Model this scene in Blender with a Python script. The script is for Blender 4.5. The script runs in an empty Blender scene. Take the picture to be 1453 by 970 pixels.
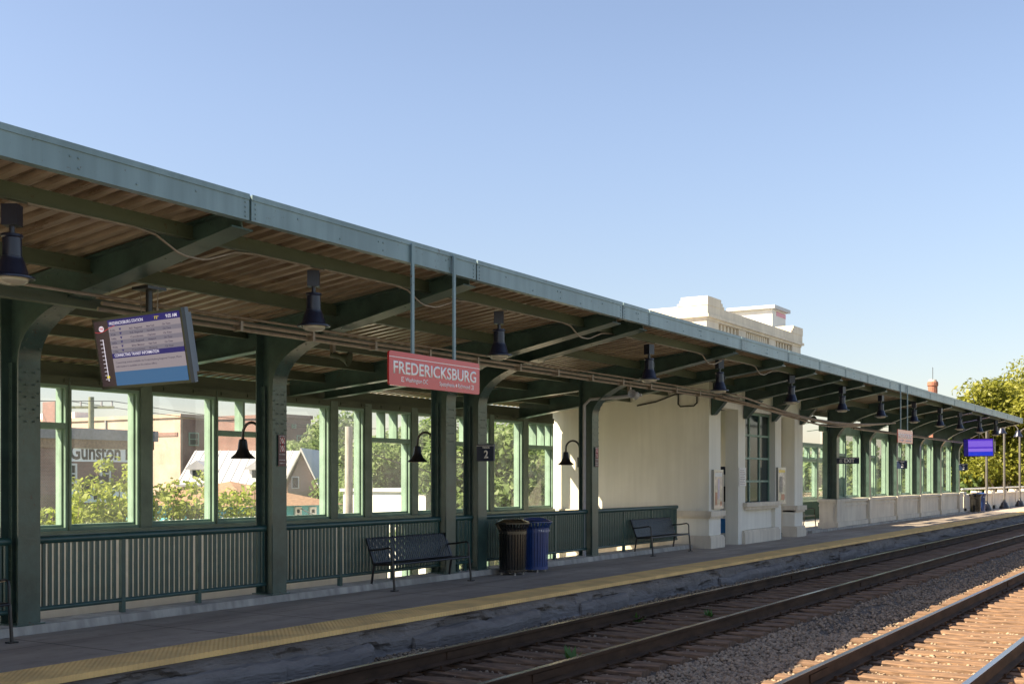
import bpy, bmesh, math, random
import numpy as np
from mathutils import Vector, Matrix
R = math.radians
rnd = random.Random(7)
nrs = np.random.RandomState(11)
scene = bpy.context.scene
C = scene.collection

# ------------------------------------------------------------------ camera, sky, sun, exposure
FPX, CX, HY = 1650.0, 726.5, 678.0           # focal length and horizon of the photograph (1453 px wide)
TH = R(31.70); c_, s_ = math.cos(TH), math.sin(TH)
EYE = 1.657                                   # eye above the platform (z = 0)
cam_d = bpy.data.cameras.new('camera'); cam = bpy.data.objects.new('camera', cam_d); C.objects.link(cam)
cam.location = (0, 0, EYE); cam.rotation_euler = (R(90), 0, TH - R(90))
cam_d.sensor_width = 36; cam_d.lens = FPX/1453*36
cam_d.shift_y = (HY-485)/1453; cam_d.clip_end = 2000; cam_d.clip_start = 0.05
scene.camera = cam
SUNV = Vector((0.80, -0.76, -1.0)).normalized()          # the way the light travels
el = math.asin(-SUNV.z); az = math.atan2(-SUNV.x, -SUNV.y)
w = bpy.data.worlds.new('World'); scene.world = w; w.use_nodes = True
nt = w.node_tree; bg = nt.nodes['Background']
sky = nt.nodes.new('ShaderNodeTexSky'); sky.sky_type = 'NISHITA'; sky.sun_disc = False
sky.sun_elevation = el; sky.sun_rotation = az; sky.air_density = 1.0; sky.dust_density = 0.8; sky.ozone_density = 2.0
tint = nt.nodes.new('ShaderNodeMix'); tint.data_type = 'RGBA'; tint.blend_type = 'MULTIPLY'; tint.inputs['Factor'].default_value = 1
tint.inputs['B'].default_value = (1.14, 0.985, 0.92, 1); nt.links.new(sky.outputs[0], tint.inputs['A']); 
wc = nt.nodes.new('ShaderNodeTexCoord'); wx = nt.nodes.new('ShaderNodeSeparateXYZ'); nt.links.new(wc.outputs['Generated'], wx.inputs[0])
wm = nt.nodes.new('ShaderNodeMapRange'); wm.interpolation_type = 'SMOOTHSTEP'; wm.inputs[1].default_value = 0; wm.inputs[2].default_value = .34; wm.inputs[3].default_value = .72; wm.inputs[4].default_value = 1
nt.links.new(wx.outputs[2], wm.inputs[0])
hz_ = nt.nodes.new('ShaderNodeMix'); hz_.data_type = 'RGBA'; hz_.blend_type = 'MULTIPLY'; hz_.inputs['Factor'].default_value = 1
nt.links.new(tint.outputs['Result'], hz_.inputs['A']); nt.links.new(wm.outputs[0], hz_.inputs['B']); nt.links.new(hz_.outputs['Result'], bg.inputs[0])
bg.inputs[1].default_value = 0.067
sd = bpy.data.lights.new('sun', 'SUN'); sd.energy = 5.0; sd.angle = R(0.53); sd.color = (1.0, 0.83, 0.58)
sun = bpy.data.objects.new('sun', sd); C.objects.link(sun); sun.rotation_euler = SUNV.to_track_quat('-Z', 'Y').to_euler()
sun.location = (-20, 20, 30)
vs = scene.view_settings; scene.display_settings.display_device = 'sRGB'
vs.view_transform = 'Standard'; vs.look = 'None'; vs.gamma = 1; vs.use_curve_mapping = False
vs.exposure = 1.78
try:
    scene.cycles.max_bounces = 8; scene.cycles.diffuse_bounces = 5; scene.cycles.transparent_max_bounces = 24
    scene.cycles.glossy_bounces = 3
except Exception: pass

# ------------------------------------------------------------------ survey helpers (photo measurement -> metres)
def XP(px, Y):
    r = (px-CX)/FPX
    return Y*(c_+r*s_)/(s_-r*c_)
def ZP(px, py, Y):
    X = XP(px, Y); return EYE + (HY-py)*(X*c_+Y*s_)/FPX
def AT(px, py, D):
    r = (px-CX)/FPX
    return Vector((D*(c_+r*s_), D*(s_-r*c_), EYE+(HY-py)*D/FPX))

# ------------------------------------------------------------------ materials
def new_mat(name):
    m = bpy.data.materials.new(name); m.use_nodes = True
    return m, m.node_tree, m.node_tree.nodes['Principled BSDF']
def N(nt, t, **kw):
    n = nt.nodes.new(t)
    for k, v in kw.items(): setattr(n, k, v)
    return n
def mat(name, col, rough=0.6, metal=0.0, var=0.12, scale=6.0, bump=0.0, bscale=60.0, spec=0.5, coat=0.0, col2=None, stretch=(1,1,1), detail=6, ramp=(0.35,0.65), rvar=0.0, chips=False):
    m, t, p = new_mat(name)
    tc = N(t, 'ShaderNodeTexCoord'); mp = N(t, 'ShaderNodeMapping'); mp.inputs['Scale'].default_value = stretch
    t.links.new(tc.outputs['Object'], mp.inputs[0])
    nz = N(t, 'ShaderNodeTexNoise'); nz.inputs['Scale'].default_value = scale; nz.inputs['Detail'].default_value = detail; nz.inputs['Roughness'].default_value = 0.65
    t.links.new(mp.outputs[0], nz.inputs['Vector'])
    rp = N(t, 'ShaderNodeValToRGB')
    a = col2 if col2 else tuple(x*(1-var) for x in col)
    b = col if col2 else tuple(min(1, x*(1+var)) for x in col)
    rp.color_ramp.elements[0].position = ramp[0]; rp.color_ramp.elements[1].position = ramp[1]
    rp.color_ramp.elements[0].color = (*a, 1); rp.color_ramp.elements[1].color = (*b, 1)
    t.links.new(nz.outputs[0], rp.inputs[0]); t.links.new(rp.outputs[0], p.inputs['Base Color'])
    p.inputs['Roughness'].default_value = rough; p.inputs['Metallic'].default_value = metal
    p.inputs['Specular IOR Level'].default_value = spec; p.inputs['Coat Weight'].default_value = coat
    if rvar:
        mr = N(t, 'ShaderNodeMapRange'); mr.inputs[3].default_value = rough-rvar; mr.inputs[4].default_value = rough+rvar
        t.links.new(nz.outputs[0], mr.inputs[0]); t.links.new(mr.outputs[0], p.inputs['Roughness'])
    if chips: add_chips(t, p, tc)
    if bump:
        n2 = N(t, 'ShaderNodeTexNoise'); n2.inputs['Scale'].default_value = bscale; n2.inputs['Detail'].default_value = 5
        t.links.new(mp.outputs[0], n2.inputs['Vector'])
        bp = N(t, 'ShaderNodeBump'); bp.inputs['Strength'].default_value = bump; bp.inputs['Distance'].default_value = 0.02
        t.links.new(n2.outputs[0], bp.inputs['Height']); t.links.new(bp.outputs[0], p.inputs['Normal'])
    return m
def add_chips(t, p, tc):
    """small rusty chips and specks in old paint"""
    src = p.inputs['Base Color'].links[0].from_socket
    a = N(t, 'ShaderNodeTexNoise'); a.inputs['Scale'].default_value = 21; a.inputs['Detail'].default_value = 6; a.inputs['Roughness'].default_value = .7
    b = N(t, 'ShaderNodeTexNoise'); b.inputs['Scale'].default_value = 1.7; b.inputs['Detail'].default_value = 3
    t.links.new(tc.outputs['Object'], a.inputs['Vector']); t.links.new(tc.outputs['Object'], b.inputs['Vector'])
    ad = N(t, 'ShaderNodeMath', operation='MULTIPLY_ADD'); ad.inputs[1].default_value = .45; t.links.new(b.outputs[0], ad.inputs[0]); t.links.new(a.outputs[0], ad.inputs[2])
    mr = N(t, 'ShaderNodeMapRange'); mr.inputs[1].default_value = .885; mr.inputs[2].default_value = .92; mr.inputs[3].default_value = 0; mr.inputs[4].default_value = .8; t.links.new(ad.outputs[0], mr.inputs[0])
    mx = N(t, 'ShaderNodeMix', data_type='RGBA'); mx.inputs['B'].default_value = (.060, .035, .022, 1)
    t.links.new(mr.outputs[0], mx.inputs['Factor']); t.links.new(src, mx.inputs['A']); t.links.new(mx.outputs['Result'], p.inputs['Base Color'])
def brick_mat(name, c1, c2, mortar, scale=1.0):
    m, t, p = new_mat(name)
    tc = N(t, 'ShaderNodeTexCoord'); sx = N(t, 'ShaderNodeSeparateXYZ'); t.links.new(tc.outputs['Object'], sx.inputs[0])
    ad = N(t, 'ShaderNodeMath', operation='ADD'); t.links.new(sx.outputs[0], ad.inputs[0]); t.links.new(sx.outputs[1], ad.inputs[1])
    cb = N(t, 'ShaderNodeCombineXYZ'); t.links.new(ad.outputs[0], cb.inputs[0]); t.links.new(sx.outputs[2], cb.inputs[1])
    b = N(t, 'ShaderNodeTexBrick'); b.inputs['Scale'].default_value = 4.2*scale
    b.inputs['Color1'].default_value = (*c1, 1); b.inputs['Color2'].default_value = (*c2, 1); b.inputs['Mortar'].default_value = (*mortar, 1)
    b.inputs['Mortar Size'].default_value = 0.02
    t.links.new(cb.outputs[0], b.inputs['Vector'])
    nz = N(t, 'ShaderNodeTexNoise'); nz.inputs['Scale'].default_value = 0.7; nz.inputs['Detail'].default_value = 7
    t.links.new(tc.outputs['Object'], nz.inputs['Vector'])
    mr = N(t, 'ShaderNodeMapRange'); mr.inputs[3].default_value = 0.6; mr.inputs[4].default_value = 1.4; t.links.new(nz.outputs[0], mr.inputs[0])
    mx = N(t, 'ShaderNodeMix', data_type='RGBA', blend_type='MULTIPLY'); mx.inputs['Factor'].default_value = 1
    t.links.new(b.outputs['Color'], mx.inputs['A']); t.links.new(mr.outputs[0], mx.inputs['B'])
    t.links.new(mx.outputs['Result'], p.inputs['Base Color']); p.inputs['Roughness'].default_value = 0.85
    return m
def glass_mat():
    m, t, p = new_mat('window_glass'); t.nodes.remove(p)
    out = t.nodes['Material Output']
    tr = N(t, 'ShaderNodeBsdfTransparent'); tr.inputs[0].default_value = (0.985, 0.99, 0.99, 1)
    gl = N(t, 'ShaderNodeBsdfGlossy'); gl.inputs['Roughness'].default_value = 0.01
    df = N(t, 'ShaderNodeBsdfTranslucent'); df.inputs[0].default_value = (0.82, 0.86, 0.92, 1)
    ge = N(t, 'ShaderNodeNewGeometry'); dt = N(t, 'ShaderNodeVectorMath', operation='DOT_PRODUCT'); t.links.new(ge.outputs['Normal'], dt.inputs[0]); t.links.new(ge.outputs['Incoming'], dt.inputs[1])
    ab = N(t, 'ShaderNodeMath', operation='ABSOLUTE'); t.links.new(dt.outputs['Value'], ab.inputs[0])
    om = N(t, 'ShaderNodeMath', operation='SUBTRACT'); om.inputs[0].default_value = 1; t.links.new(ab.outputs[0], om.inputs[1])
    pw_ = N(t, 'ShaderNodeMath', operation='POWER'); pw_.inputs[1].default_value = 5; t.links.new(om.outputs[0], pw_.inputs[0])
    fr = N(t, 'ShaderNodeMath', operation='MULTIPLY_ADD'); fr.inputs[1].default_value = .96; fr.inputs[2].default_value = .04; t.links.new(pw_.outputs[0], fr.inputs[0])
    m1 = N(t, 'ShaderNodeMixShader'); t.links.new(fr.outputs[0], m1.inputs[0]); t.links.new(tr.outputs[0], m1.inputs[1]); t.links.new(gl.outputs[0], m1.inputs[2])
    tc = N(t, 'ShaderNodeTexCoord'); nz = N(t, 'ShaderNodeTexNoise'); nz.inputs['Scale'].default_value = 1.6; nz.inputs['Detail'].default_value = 8
    t.links.new(tc.outputs['Object'], nz.inputs['Vector'])
    mr = N(t, 'ShaderNodeMapRange'); mr.inputs[1].default_value = .35; mr.inputs[2].default_value = .75; mr.inputs[3].default_value = 0.004; mr.inputs[4].default_value = 0.026
    t.links.new(nz.outputs[0], mr.inputs[0])
    m2 = N(t, 'ShaderNodeMixShader'); t.links.new(mr.outputs[0], m2.inputs[0]); t.links.new(m1.outputs[0], m2.inputs[1]); t.links.new(df.outputs[0], m2.inputs[2])
    t.links.new(m2.outputs[0], out.inputs[0])
    return m
def emit_mat(name, col, strength):
    m, t, p = new_mat(name)
    p.inputs['Base Color'].default_value = (0.02, 0.02, 0.02, 1); p.inputs['Roughness'].default_value = 0.25; p.inputs['Specular IOR Level'].default_value = .18
    p.inputs['Emission Color'].default_value = (*col, 1); p.inputs['Emission Strength'].default_value = strength
    return m
def leaf_mat(name, dark, light, scale=0.9, trans=0.4):
    m, t, p = new_mat(name)
    out = t.nodes['Material Output']
    tc = N(t, 'ShaderNodeTexCoord')
    nz = N(t, 'ShaderNodeTexNoise'); nz.inputs['Scale'].default_value = scale; nz.inputs['Detail'].default_value = 10; nz.inputs['Roughness'].default_value = .8
    t.links.new(tc.outputs['Object'], nz.inputs['Vector'])
    rp = N(t, 'ShaderNodeValToRGB'); rp.color_ramp.elements[0].position = .35; rp.color_ramp.elements[1].position = .66
    rp.color_ramp.elements[0].color = (*dark, 1); rp.color_ramp.elements[1].color = (*light, 1)
    t.links.new(nz.outputs[0], rp.inputs[0]); t.links.new(rp.outputs[0], p.inputs['Base Color']); p.inputs['Roughness'].default_value = .55
    tl = N(t, 'ShaderNodeBsdfTranslucent'); t.links.new(rp.outputs[0], tl.inputs[0])
    mx = N(t, 'ShaderNodeMixShader'); mx.inputs[0].default_value = trans
    t.links.new(p.outputs[0], mx.inputs[1]); t.links.new(tl.outputs[0], mx.inputs[2]); t.links.new(mx.outputs[0], out.inputs[0])
    return m
def streak_mat(name, col, dark, rough=.85, amount=0.5, bump=.25, chips=False):
    """plaster or concrete: mottling plus vertical run marks"""
    m, t, p = new_mat(name)
    tc = N(t, 'ShaderNodeTexCoord')
    n1 = N(t, 'ShaderNodeTexNoise'); n1.inputs['Scale'].default_value = 1.1; n1.inputs['Detail'].default_value = 8
    mp = N(t, 'ShaderNodeMapping'); mp.inputs['Scale'].default_value = (7, 7, .5)
    n2 = N(t, 'ShaderNodeTexNoise'); n2.inputs['Scale'].default_value = 1.0; n2.inputs['Detail'].default_value = 6
    t.links.new(tc.outputs['Object'], n1.inputs['Vector']); t.links.new(tc.outputs['Object'], mp.inputs[0]); t.links.new(mp.outputs[0], n2.inputs['Vector'])
    ml = N(t, 'ShaderNodeMath', operation='MULTIPLY'); t.links.new(n1.outputs[0], ml.inputs[0]); t.links.new(n2.outputs[0], ml.inputs[1])
    mr = N(t, 'ShaderNodeMapRange'); mr.inputs[1].default_value = .17; mr.inputs[2].default_value = .36; mr.inputs[3].default_value = amount; mr.inputs[4].default_value = 0
    t.links.new(ml.outputs[0], mr.inputs[0])
    mx = N(t, 'ShaderNodeMix', data_type='RGBA'); mx.inputs['A'].default_value = (*col, 1); mx.inputs['B'].default_value = (*dark, 1)
    t.links.new(mr.outputs[0], mx.inputs['Factor']); t.links.new(mx.outputs['Result'], p.inputs['Base Color'])
    p.inputs['Roughness'].default_value = rough
    if chips: add_chips(t, p, tc)
    n3 = N(t, 'ShaderNodeTexNoise'); n3.inputs['Scale'].default_value = 45; n3.inputs['Detail'].default_value = 6; t.links.new(tc.outputs['Object'], n3.inputs['Vector'])
    bp = N(t, 'ShaderNodeBump'); bp.inputs['Strength'].default_value = bump; bp.inputs['Distance'].default_value = .012
    t.links.new(n3.outputs[0], bp.inputs['Height']); t.links.new(bp.outputs[0], p.inputs['Normal'])
    return m
def tactile_mat():
    m, t, p = new_mat('yellow_tactile')
    tc = N(t, 'ShaderNodeTexCoord'); sx = N(t, 'ShaderNodeSeparateXYZ'); t.links.new(tc.outputs['Object'], sx.inputs[0])
    outs = []
    for i in (0, 1):
        a = N(t, 'ShaderNodeMath', operation='MULTIPLY'); a.inputs[1].default_value = 2*math.pi/0.06; t.links.new(sx.outputs[i], a.inputs[0])
        b = N(t, 'ShaderNodeMath', operation='SINE'); t.links.new(a.outputs[0], b.inputs[0]); outs.append(b)
    ad = N(t, 'ShaderNodeMath', operation='MULTIPLY'); t.links.new(outs[0].outputs[0], ad.inputs[0]); t.links.new(outs[1].outputs[0], ad.inputs[1])
    bp = N(t, 'ShaderNodeBump'); bp.inputs['Strength'].default_value = .6; bp.inputs['Distance'].default_value = .008
    t.links.new(ad.outputs[0], bp.inputs['Height']); t.links.new(bp.outputs[0], p.inputs['Normal'])
    nz = N(t, 'ShaderNodeTexNoise'); nz.inputs['Scale'].default_value = 2.2; nz.inputs['Detail'].default_value = 9; t.links.new(tc.outputs['Object'], nz.inputs['Vector'])
    rp = N(t, 'ShaderNodeValToRGB'); rp.color_ramp.elements[0].position = .32; rp.color_ramp.elements[1].position = .6
    rp.color_ramp.elements[0].color = (.70, .45, .18, 1); rp.color_ramp.elements[1].color = (.93, .60, .225, 1)
    t.links.new(nz.outputs[0], rp.inputs[0]); t.links.new(rp.outputs[0], p.inputs['Base Color']); p.inputs['Roughness'].default_value = .75
    return m
def panel_mat(name, base, slab=1.5):
    """platform paving: cross joints with slightly different slabs"""
    m, t, p = new_mat(name)
    tc = N(t, 'ShaderNodeTexCoord')
    n1 = N(t, 'ShaderNodeTexNoise'); n1.inputs['Scale'].default_value = .8; n1.inputs['Detail'].default_value = 9; n1.inputs['Roughness'].default_value = .7
    mp = N(t, 'ShaderNodeMapping'); mp.inputs['Scale'].default_value = (.35, 1.6, 1); t.links.new(tc.outputs['Object'], mp.inputs[0]); t.links.new(mp.outputs[0], n1.inputs['Vector'])
    rp = N(t, 'ShaderNodeValToRGB'); rp.color_ramp.elements[0].position = .3; rp.color_ramp.elements[1].position = .72
    rp.color_ramp.elements[0].color = (*[x*.62 for x in base], 1); rp.color_ramp.elements[1].color = (*[x*1.35 for x in base], 1)
    t.links.new(n1.outputs[0], rp.inputs[0])
    sx = N(t, 'ShaderNodeSeparateXYZ'); t.links.new(tc.outputs['Object'], sx.inputs[0])
    md = N(t, 'ShaderNodeMath', operation='PINGPONG'); md.inputs[1].default_value = slab/2; t.links.new(sx.outputs[0], md.inputs[0])
    lt = N(t, 'ShaderNodeMath', operation='LESS_THAN'); lt.inputs[1].default_value = .012; t.links.new(md.outputs[0], lt.inputs[0])
    md2 = N(t, 'ShaderNodeMath', operation='SUBTRACT'); md2.inputs[1].default_value = 10.05; t.links.new(sx.outputs[1], md2.inputs[0])
    ab = N(t, 'ShaderNodeMath', operation='ABSOLUTE'); t.links.new(md2.outputs[0], ab.inputs[0])
    lt2 = N(t, 'ShaderNodeMath', operation='LESS_THAN'); lt2.inputs[1].default_value = .008; t.links.new(ab.outputs[0], lt2.inputs[0])
    mxx = N(t, 'ShaderNodeMath', operation='MAXIMUM'); t.links.new(lt.outputs[0], mxx.inputs[0]); t.links.new(lt2.outputs[0], mxx.inputs[1])
    mu = N(t, 'ShaderNodeMath', operation='MULTIPLY'); mu.inputs[1].default_value = .65; t.links.new(mxx.outputs[0], mu.inputs[0])
    mx = N(t, 'ShaderNodeMix', data_type='RGBA'); mx.inputs['B'].default_value = (.02, .02, .02, 1)
    t.links.new(mu.outputs[0], mx.inputs['Factor']); t.links.new(rp.outputs[0], mx.inputs['A']); t.links.new(mx.outputs['Result'], p.inputs['Base Color'])
    vo = N(t, 'ShaderNodeTexVoronoi'); vo.inputs['Scale'].default_value = 2.6; t.links.new(tc.outputs['Object'], vo.inputs['Vector'])
    sp = N(t, 'ShaderNodeMapRange'); sp.inputs[1].default_value = .04; sp.inputs[2].default_value = .075; sp.inputs[3].default_value = .55; sp.inputs[4].default_value = 0; t.links.new(vo.outputs['Distance'], sp.inputs[0])
    n4 = N(t, 'ShaderNodeTexNoise'); n4.inputs['Scale'].default_value = 3.2; n4.inputs['Detail'].default_value = 10; n4.inputs['Roughness'].default_value = .75; t.links.new(tc.outputs['Object'], n4.inputs['Vector'])
    s4 = N(t, 'ShaderNodeMapRange'); s4.inputs[1].default_value = .52; s4.inputs[2].default_value = .70; s4.inputs[3].default_value = 0; s4.inputs[4].default_value = .5; t.links.new(n4.outputs[0], s4.inputs[0])
    sm = N(t, 'ShaderNodeMath', operation='MAXIMUM'); t.links.new(sp.outputs[0], sm.inputs[0]); t.links.new(s4.outputs[0], sm.inputs[1])
    mx2 = N(t, 'ShaderNodeMix', data_type='RGBA'); mx2.inputs['B'].default_value = (*[x*.42 for x in base], 1)
    t.links.new(sm.outputs[0], mx2.inputs['Factor']); t.links.new(mx.outputs['Result'], mx2.inputs['A']); t.links.new(mx2.outputs['Result'], p.inputs['Base Color'])
    p.inputs['Roughness'].default_value = .8
    n3 = N(t, 'ShaderNodeTexNoise'); n3.inputs['Scale'].default_value = 70; n3.inputs['Detail'].default_value = 4; t.links.new(tc.outputs['Object'], n3.inputs['Vector'])
    bp = N(t, 'ShaderNodeBump'); bp.inputs['Strength'].default_value = .25; bp.inputs['Distance'].default_value = .01
    t.links.new(n3.outputs[0], bp.inputs['Height']); t.links.new(bp.outputs[0], p.inputs['Normal'])
    return m

M = {}
M['green'] = mat('dark_green_paint', (.045, .083, .073), .31, chips=True, var=.25, spec=.6, scale=3, bump=.08, bscale=40, rvar=.1)
M['olive'] = mat('olive_frame_paint', (.105, .150, .122), .5, var=.2, scale=3, bump=.05)
M['matt_green'] = mat('matt_dark_green', (.030, .062, .050), .8, var=.25, scale=4, stretch=(6, 1, .6), spec=.15)
M['rail_green'] = mat('railing_green_paint', (.022, .066, .062), .35, var=.2, scale=5)
M['frame'] = mat('window_green_paint', (.175, .28, .222), .5, var=.15, scale=3, bump=.05)
M['purlin'] = mat('olive_green_paint', (.062, .078, .052), .5, chips=True, var=.25, scale=2.5, stretch=(.3, 1, 1))
M['fascia'] = streak_mat('weathered_fascia_paint', (.175, .265, .305), (.095, .15, .17), rough=.38, amount=.55, bump=.04, chips=True)
M['deck'] = mat('roof_deck_bounce_brown', (.36, .295, .225), .30, col2=(.185, .135, .095), scale=2.2, stretch=(4.5, .30, 1), detail=9, rvar=.12, ramp=(.38, .60))  # the brown has warm light reflected from the track painted in
M['cream'] = streak_mat('cream_plaster', (.79, .775, .695), (.60, .585, .515), amount=.4)
M['stone'] = streak_mat('cast_stone', (.72, .655, .54), (.46, .41, .34), amount=.5)
M['pale'] = streak_mat('pale_ramp_concrete', (.62, .59, .53), (.45, .42, .37), amount=.4)
M['conc'] = streak_mat('kerb_concrete', (.46, .44, .40), (.22, .21, .195), amount=.8, bump=.5)
M['face'] = mat('stained_platform_edge', (.235, .21, .195), .92, col2=(.135, .118, .108), scale=1.6, stretch=(.5, 1, 2.6), detail=14, ramp=(.30, .66), bump=1.0, bscale=16)
M['paving'] = panel_mat('platform_paving', (.36, .305, .26))
M['tactile'] = tactile_mat()
M['black'] = mat('black_powder_coat', (.014, .014, .017), .28, var=.1, spec=.6)
M['bench'] = mat('black_bench_coat', (.012, .012, .014), .33, var=.1, spec=.5)
M['binblack'] = mat('glossy_black_coat', (.012, .011, .010), .2, var=.1, spec=.7)
M['lamp'] = mat('navy_lamp_enamel', (.012, .014, .032), .3, var=.15, spec=.6)
M['lens'] = mat('ribbed_lamp_lens', (.45, .42, .36), .15, var=.1)
M['blue'] = mat('blue_powder_coat', (.014, .050, .20), .30, var=.12, spec=.6)
M['galv'] = mat('galvanised_conduit', (.26, .215, .175), .4, metal=.35, var=.2, scale=8)
M['postgrey'] = mat('dark_grey_post', (.10, .095, .09), .5, var=.1)
M['grey_pipe'] = mat('grey_painted_pipe', (.36, .36, .38), .45, var=.1)
M['rust'] = mat('rusty_rail_steel', (.058, .032, .018), .8, var=.4, scale=5, stretch=(.3, 1, 1), bump=.15, spec=.2)
M['steel'] = mat('polished_rail_head', (.60, .58, .56), .26, metal=1.0, var=.08, scale=3, stretch=(.2, 6, 1))
M['tie'] = mat('weathered_tie_timber', (.26, .155, .090), .9, col2=(.060, .038, .027), scale=3.0, stretch=(9, .9, 4), bump=.8, bscale=7, detail=9)
M['ballast'] = mat('ballast_stone', (.42, .315, .215), .9, col2=(.12, .092, .072), scale=14, detail=8, bump=.3, bscale=30, ramp=(.3, .7))
M['bed'] = mat('ballast_bed_grit', (.16, .125, .095), .95, col2=(.040, .032, .027), scale=22, detail=10, bump=1.0, bscale=26, ramp=(.35, .65))
M['red'] = mat('red_enamel_sign', (.50, .022, .022), .28, var=.04, coat=.45)
M['white'] = mat('white_lettering', (.80, .80, .80), .4, var=.03)
M['navy'] = mat('navy_sign_panel', (.012, .022, .060), .35, var=.06)
M['white_paint'] = mat('white_painted_wall', (.70, .70, .68), .7, var=.08, scale=1.5)
M['bright_white'] = mat('fresh_white_paint', (.88, .88, .88), .6, var=.05, scale=.8)
M['white_metal'] = mat('white_metal_roof', (.46, .47, .49), .5, var=.06, scale=2)
M['glass'] = glass_mat()
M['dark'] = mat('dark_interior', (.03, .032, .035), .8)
M['dkglass'] = mat('dark_window_pane', (.014, .030, .034), .12, var=.1, spec=.25)
M['brick'] = brick_mat('brown_brick', (.21, .095, .078), (.155, .075, .064), (.28, .23, .21))
M['tan'] = brick_mat('tan_brick', (.46, .32, .26), (.40, .27, .215), (.50, .43, .38))
M['redbrick'] = brick_mat('red_brick', (.34, .11, .06), (.26, .085, .05), (.3, .25, .22), 2.0)
M['greyroof'] = mat('grey_roof_felt', (.22, .22, .24), .8, var=.15)
M['shingle'] = mat('brown_shingle', (.24, .15, .095), .9, var=.3, scale=8)
M['turq'] = mat('turquoise_siding', (.10, .40, .46), .7, var=.08)
M['text_black'] = mat('black_mural_paint', (.025, .028, .035), .7)
M['pole'] = mat('weathered_pole_wood', (.32, .30, .28), .9, var=.25, scale=4, stretch=(4, 4, .5))
M['greenpole'] = mat('green_treated_pole', (.16, .18, .11), .9, var=.2)
M['bark'] = mat('tree_bark', (.20, .155, .115), .9, var=.3, scale=6, bump=.5)
M['palebark'] = mat('pale_tree_bark', (.33, .26, .19), .9, var=.25, scale=6, bump=.4)
M['leaf_y'] = leaf_mat('sapling_leaf', (.13, .20, .03), (.42, .48, .09), 2.2, .5)
M['leaf_m'] = leaf_mat('tree_leaf', (.085, .155, .045), (.27, .37, .14), .8, .5)
M['leaf_d'] = leaf_mat('far_tree_leaf', (.11, .17, .075), (.27, .35, .17), .6, .5)
M['leaf_o'] = leaf_mat('yellow_green_leaf', (.11, .14, .016), (.36, .36, .05), .7, .5)
M['weed'] = leaf_mat('weed_leaf', (.05, .12, .02), (.12, .22, .04), 3, .3)
M['grass'] = mat('rough_grass', (.085, .115, .035), .95, var=.4, scale=.6, bump=.4)
M['asphalt'] = mat('street_asphalt', (.06, .06, .062), .9, var=.2, scale=2)
M['wire'] = mat('black_cable', (.02, .02, .02), .6)
M['scr_grey'] = emit_mat('screen_grey', (.40, .34, .38), 0.198)
M['scr_grey2'] = emit_mat('screen_grey_dark', (.28, .25, .32), 0.180)
M['scr_navy'] = emit_mat('screen_navy', (.010, .006, .11), 0.324)
M['scr_blue'] = emit_mat('screen_blue', (.040, .125, .27), 0.270)
M['scr_dark'] = emit_mat('screen_plum', (.045, .025, .032), 0.252)
M['scr_white'] = emit_mat('screen_text', (.75, .70, .78), 0.288)
M['scr_text'] = emit_mat('screen_dark_text', (.10, .08, .13), 0.180)
M['scr_red'] = emit_mat('screen_red', (.60, .05, .06), 0.252)
M['scr_yellow'] = emit_mat('screen_yellow', (.80, .62, .03), 0.288)
M['scr_p1'] = emit_mat('screen_purple', (.10, .035, .62), 0.254)
M['scr_p2'] = emit_mat('screen_violet', (.30, .17, .88), 0.254)
M['scr_p3'] = emit_mat('screen_bright_blue', (.02, .05, .72), 0.254)
M['casing'] = mat('grey_screen_casing', (.12, .155, .21), .35, var=.05)
M['alu'] = mat('aluminium_case', (.40, .39, .37), .35, metal=.6, var=.05)
M['poster'] = mat('poster_print', (.62, .50, .42), .3, col2=(.26, .22, .24), scale=5, detail=8, coat=.6)
M['poster2'] = mat('poster_print_pale', (.66, .62, .58), .3, col2=(.20, .17, .16), scale=9, detail=8, coat=.6)
M['p_lilac'] = mat('lilac_print', (.50, .42, .52), .4, var=.2)
M['p_rust'] = mat('rust_print', (.45, .17, .10), .4, var=.3)
M['p_yellow'] = mat('yellow_print', (.75, .55, .06), .4)
M['p_dark'] = mat('dark_print', (.16, .15, .16), .4, var=.4, scale=12)
M['paper'] = mat('white_notice_paper', (.70, .69, .66), .5, var=.05)
M['mblue'] = mat('blue_machine_panel', (.02, .20, .58), .35, var=.05)
M['mwhite'] = mat('white_machine_panel', (.72, .74, .78), .35, var=.05)
M['beige'] = mat('beige_panel', (.52, .45, .35), .6, var=.05)

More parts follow.
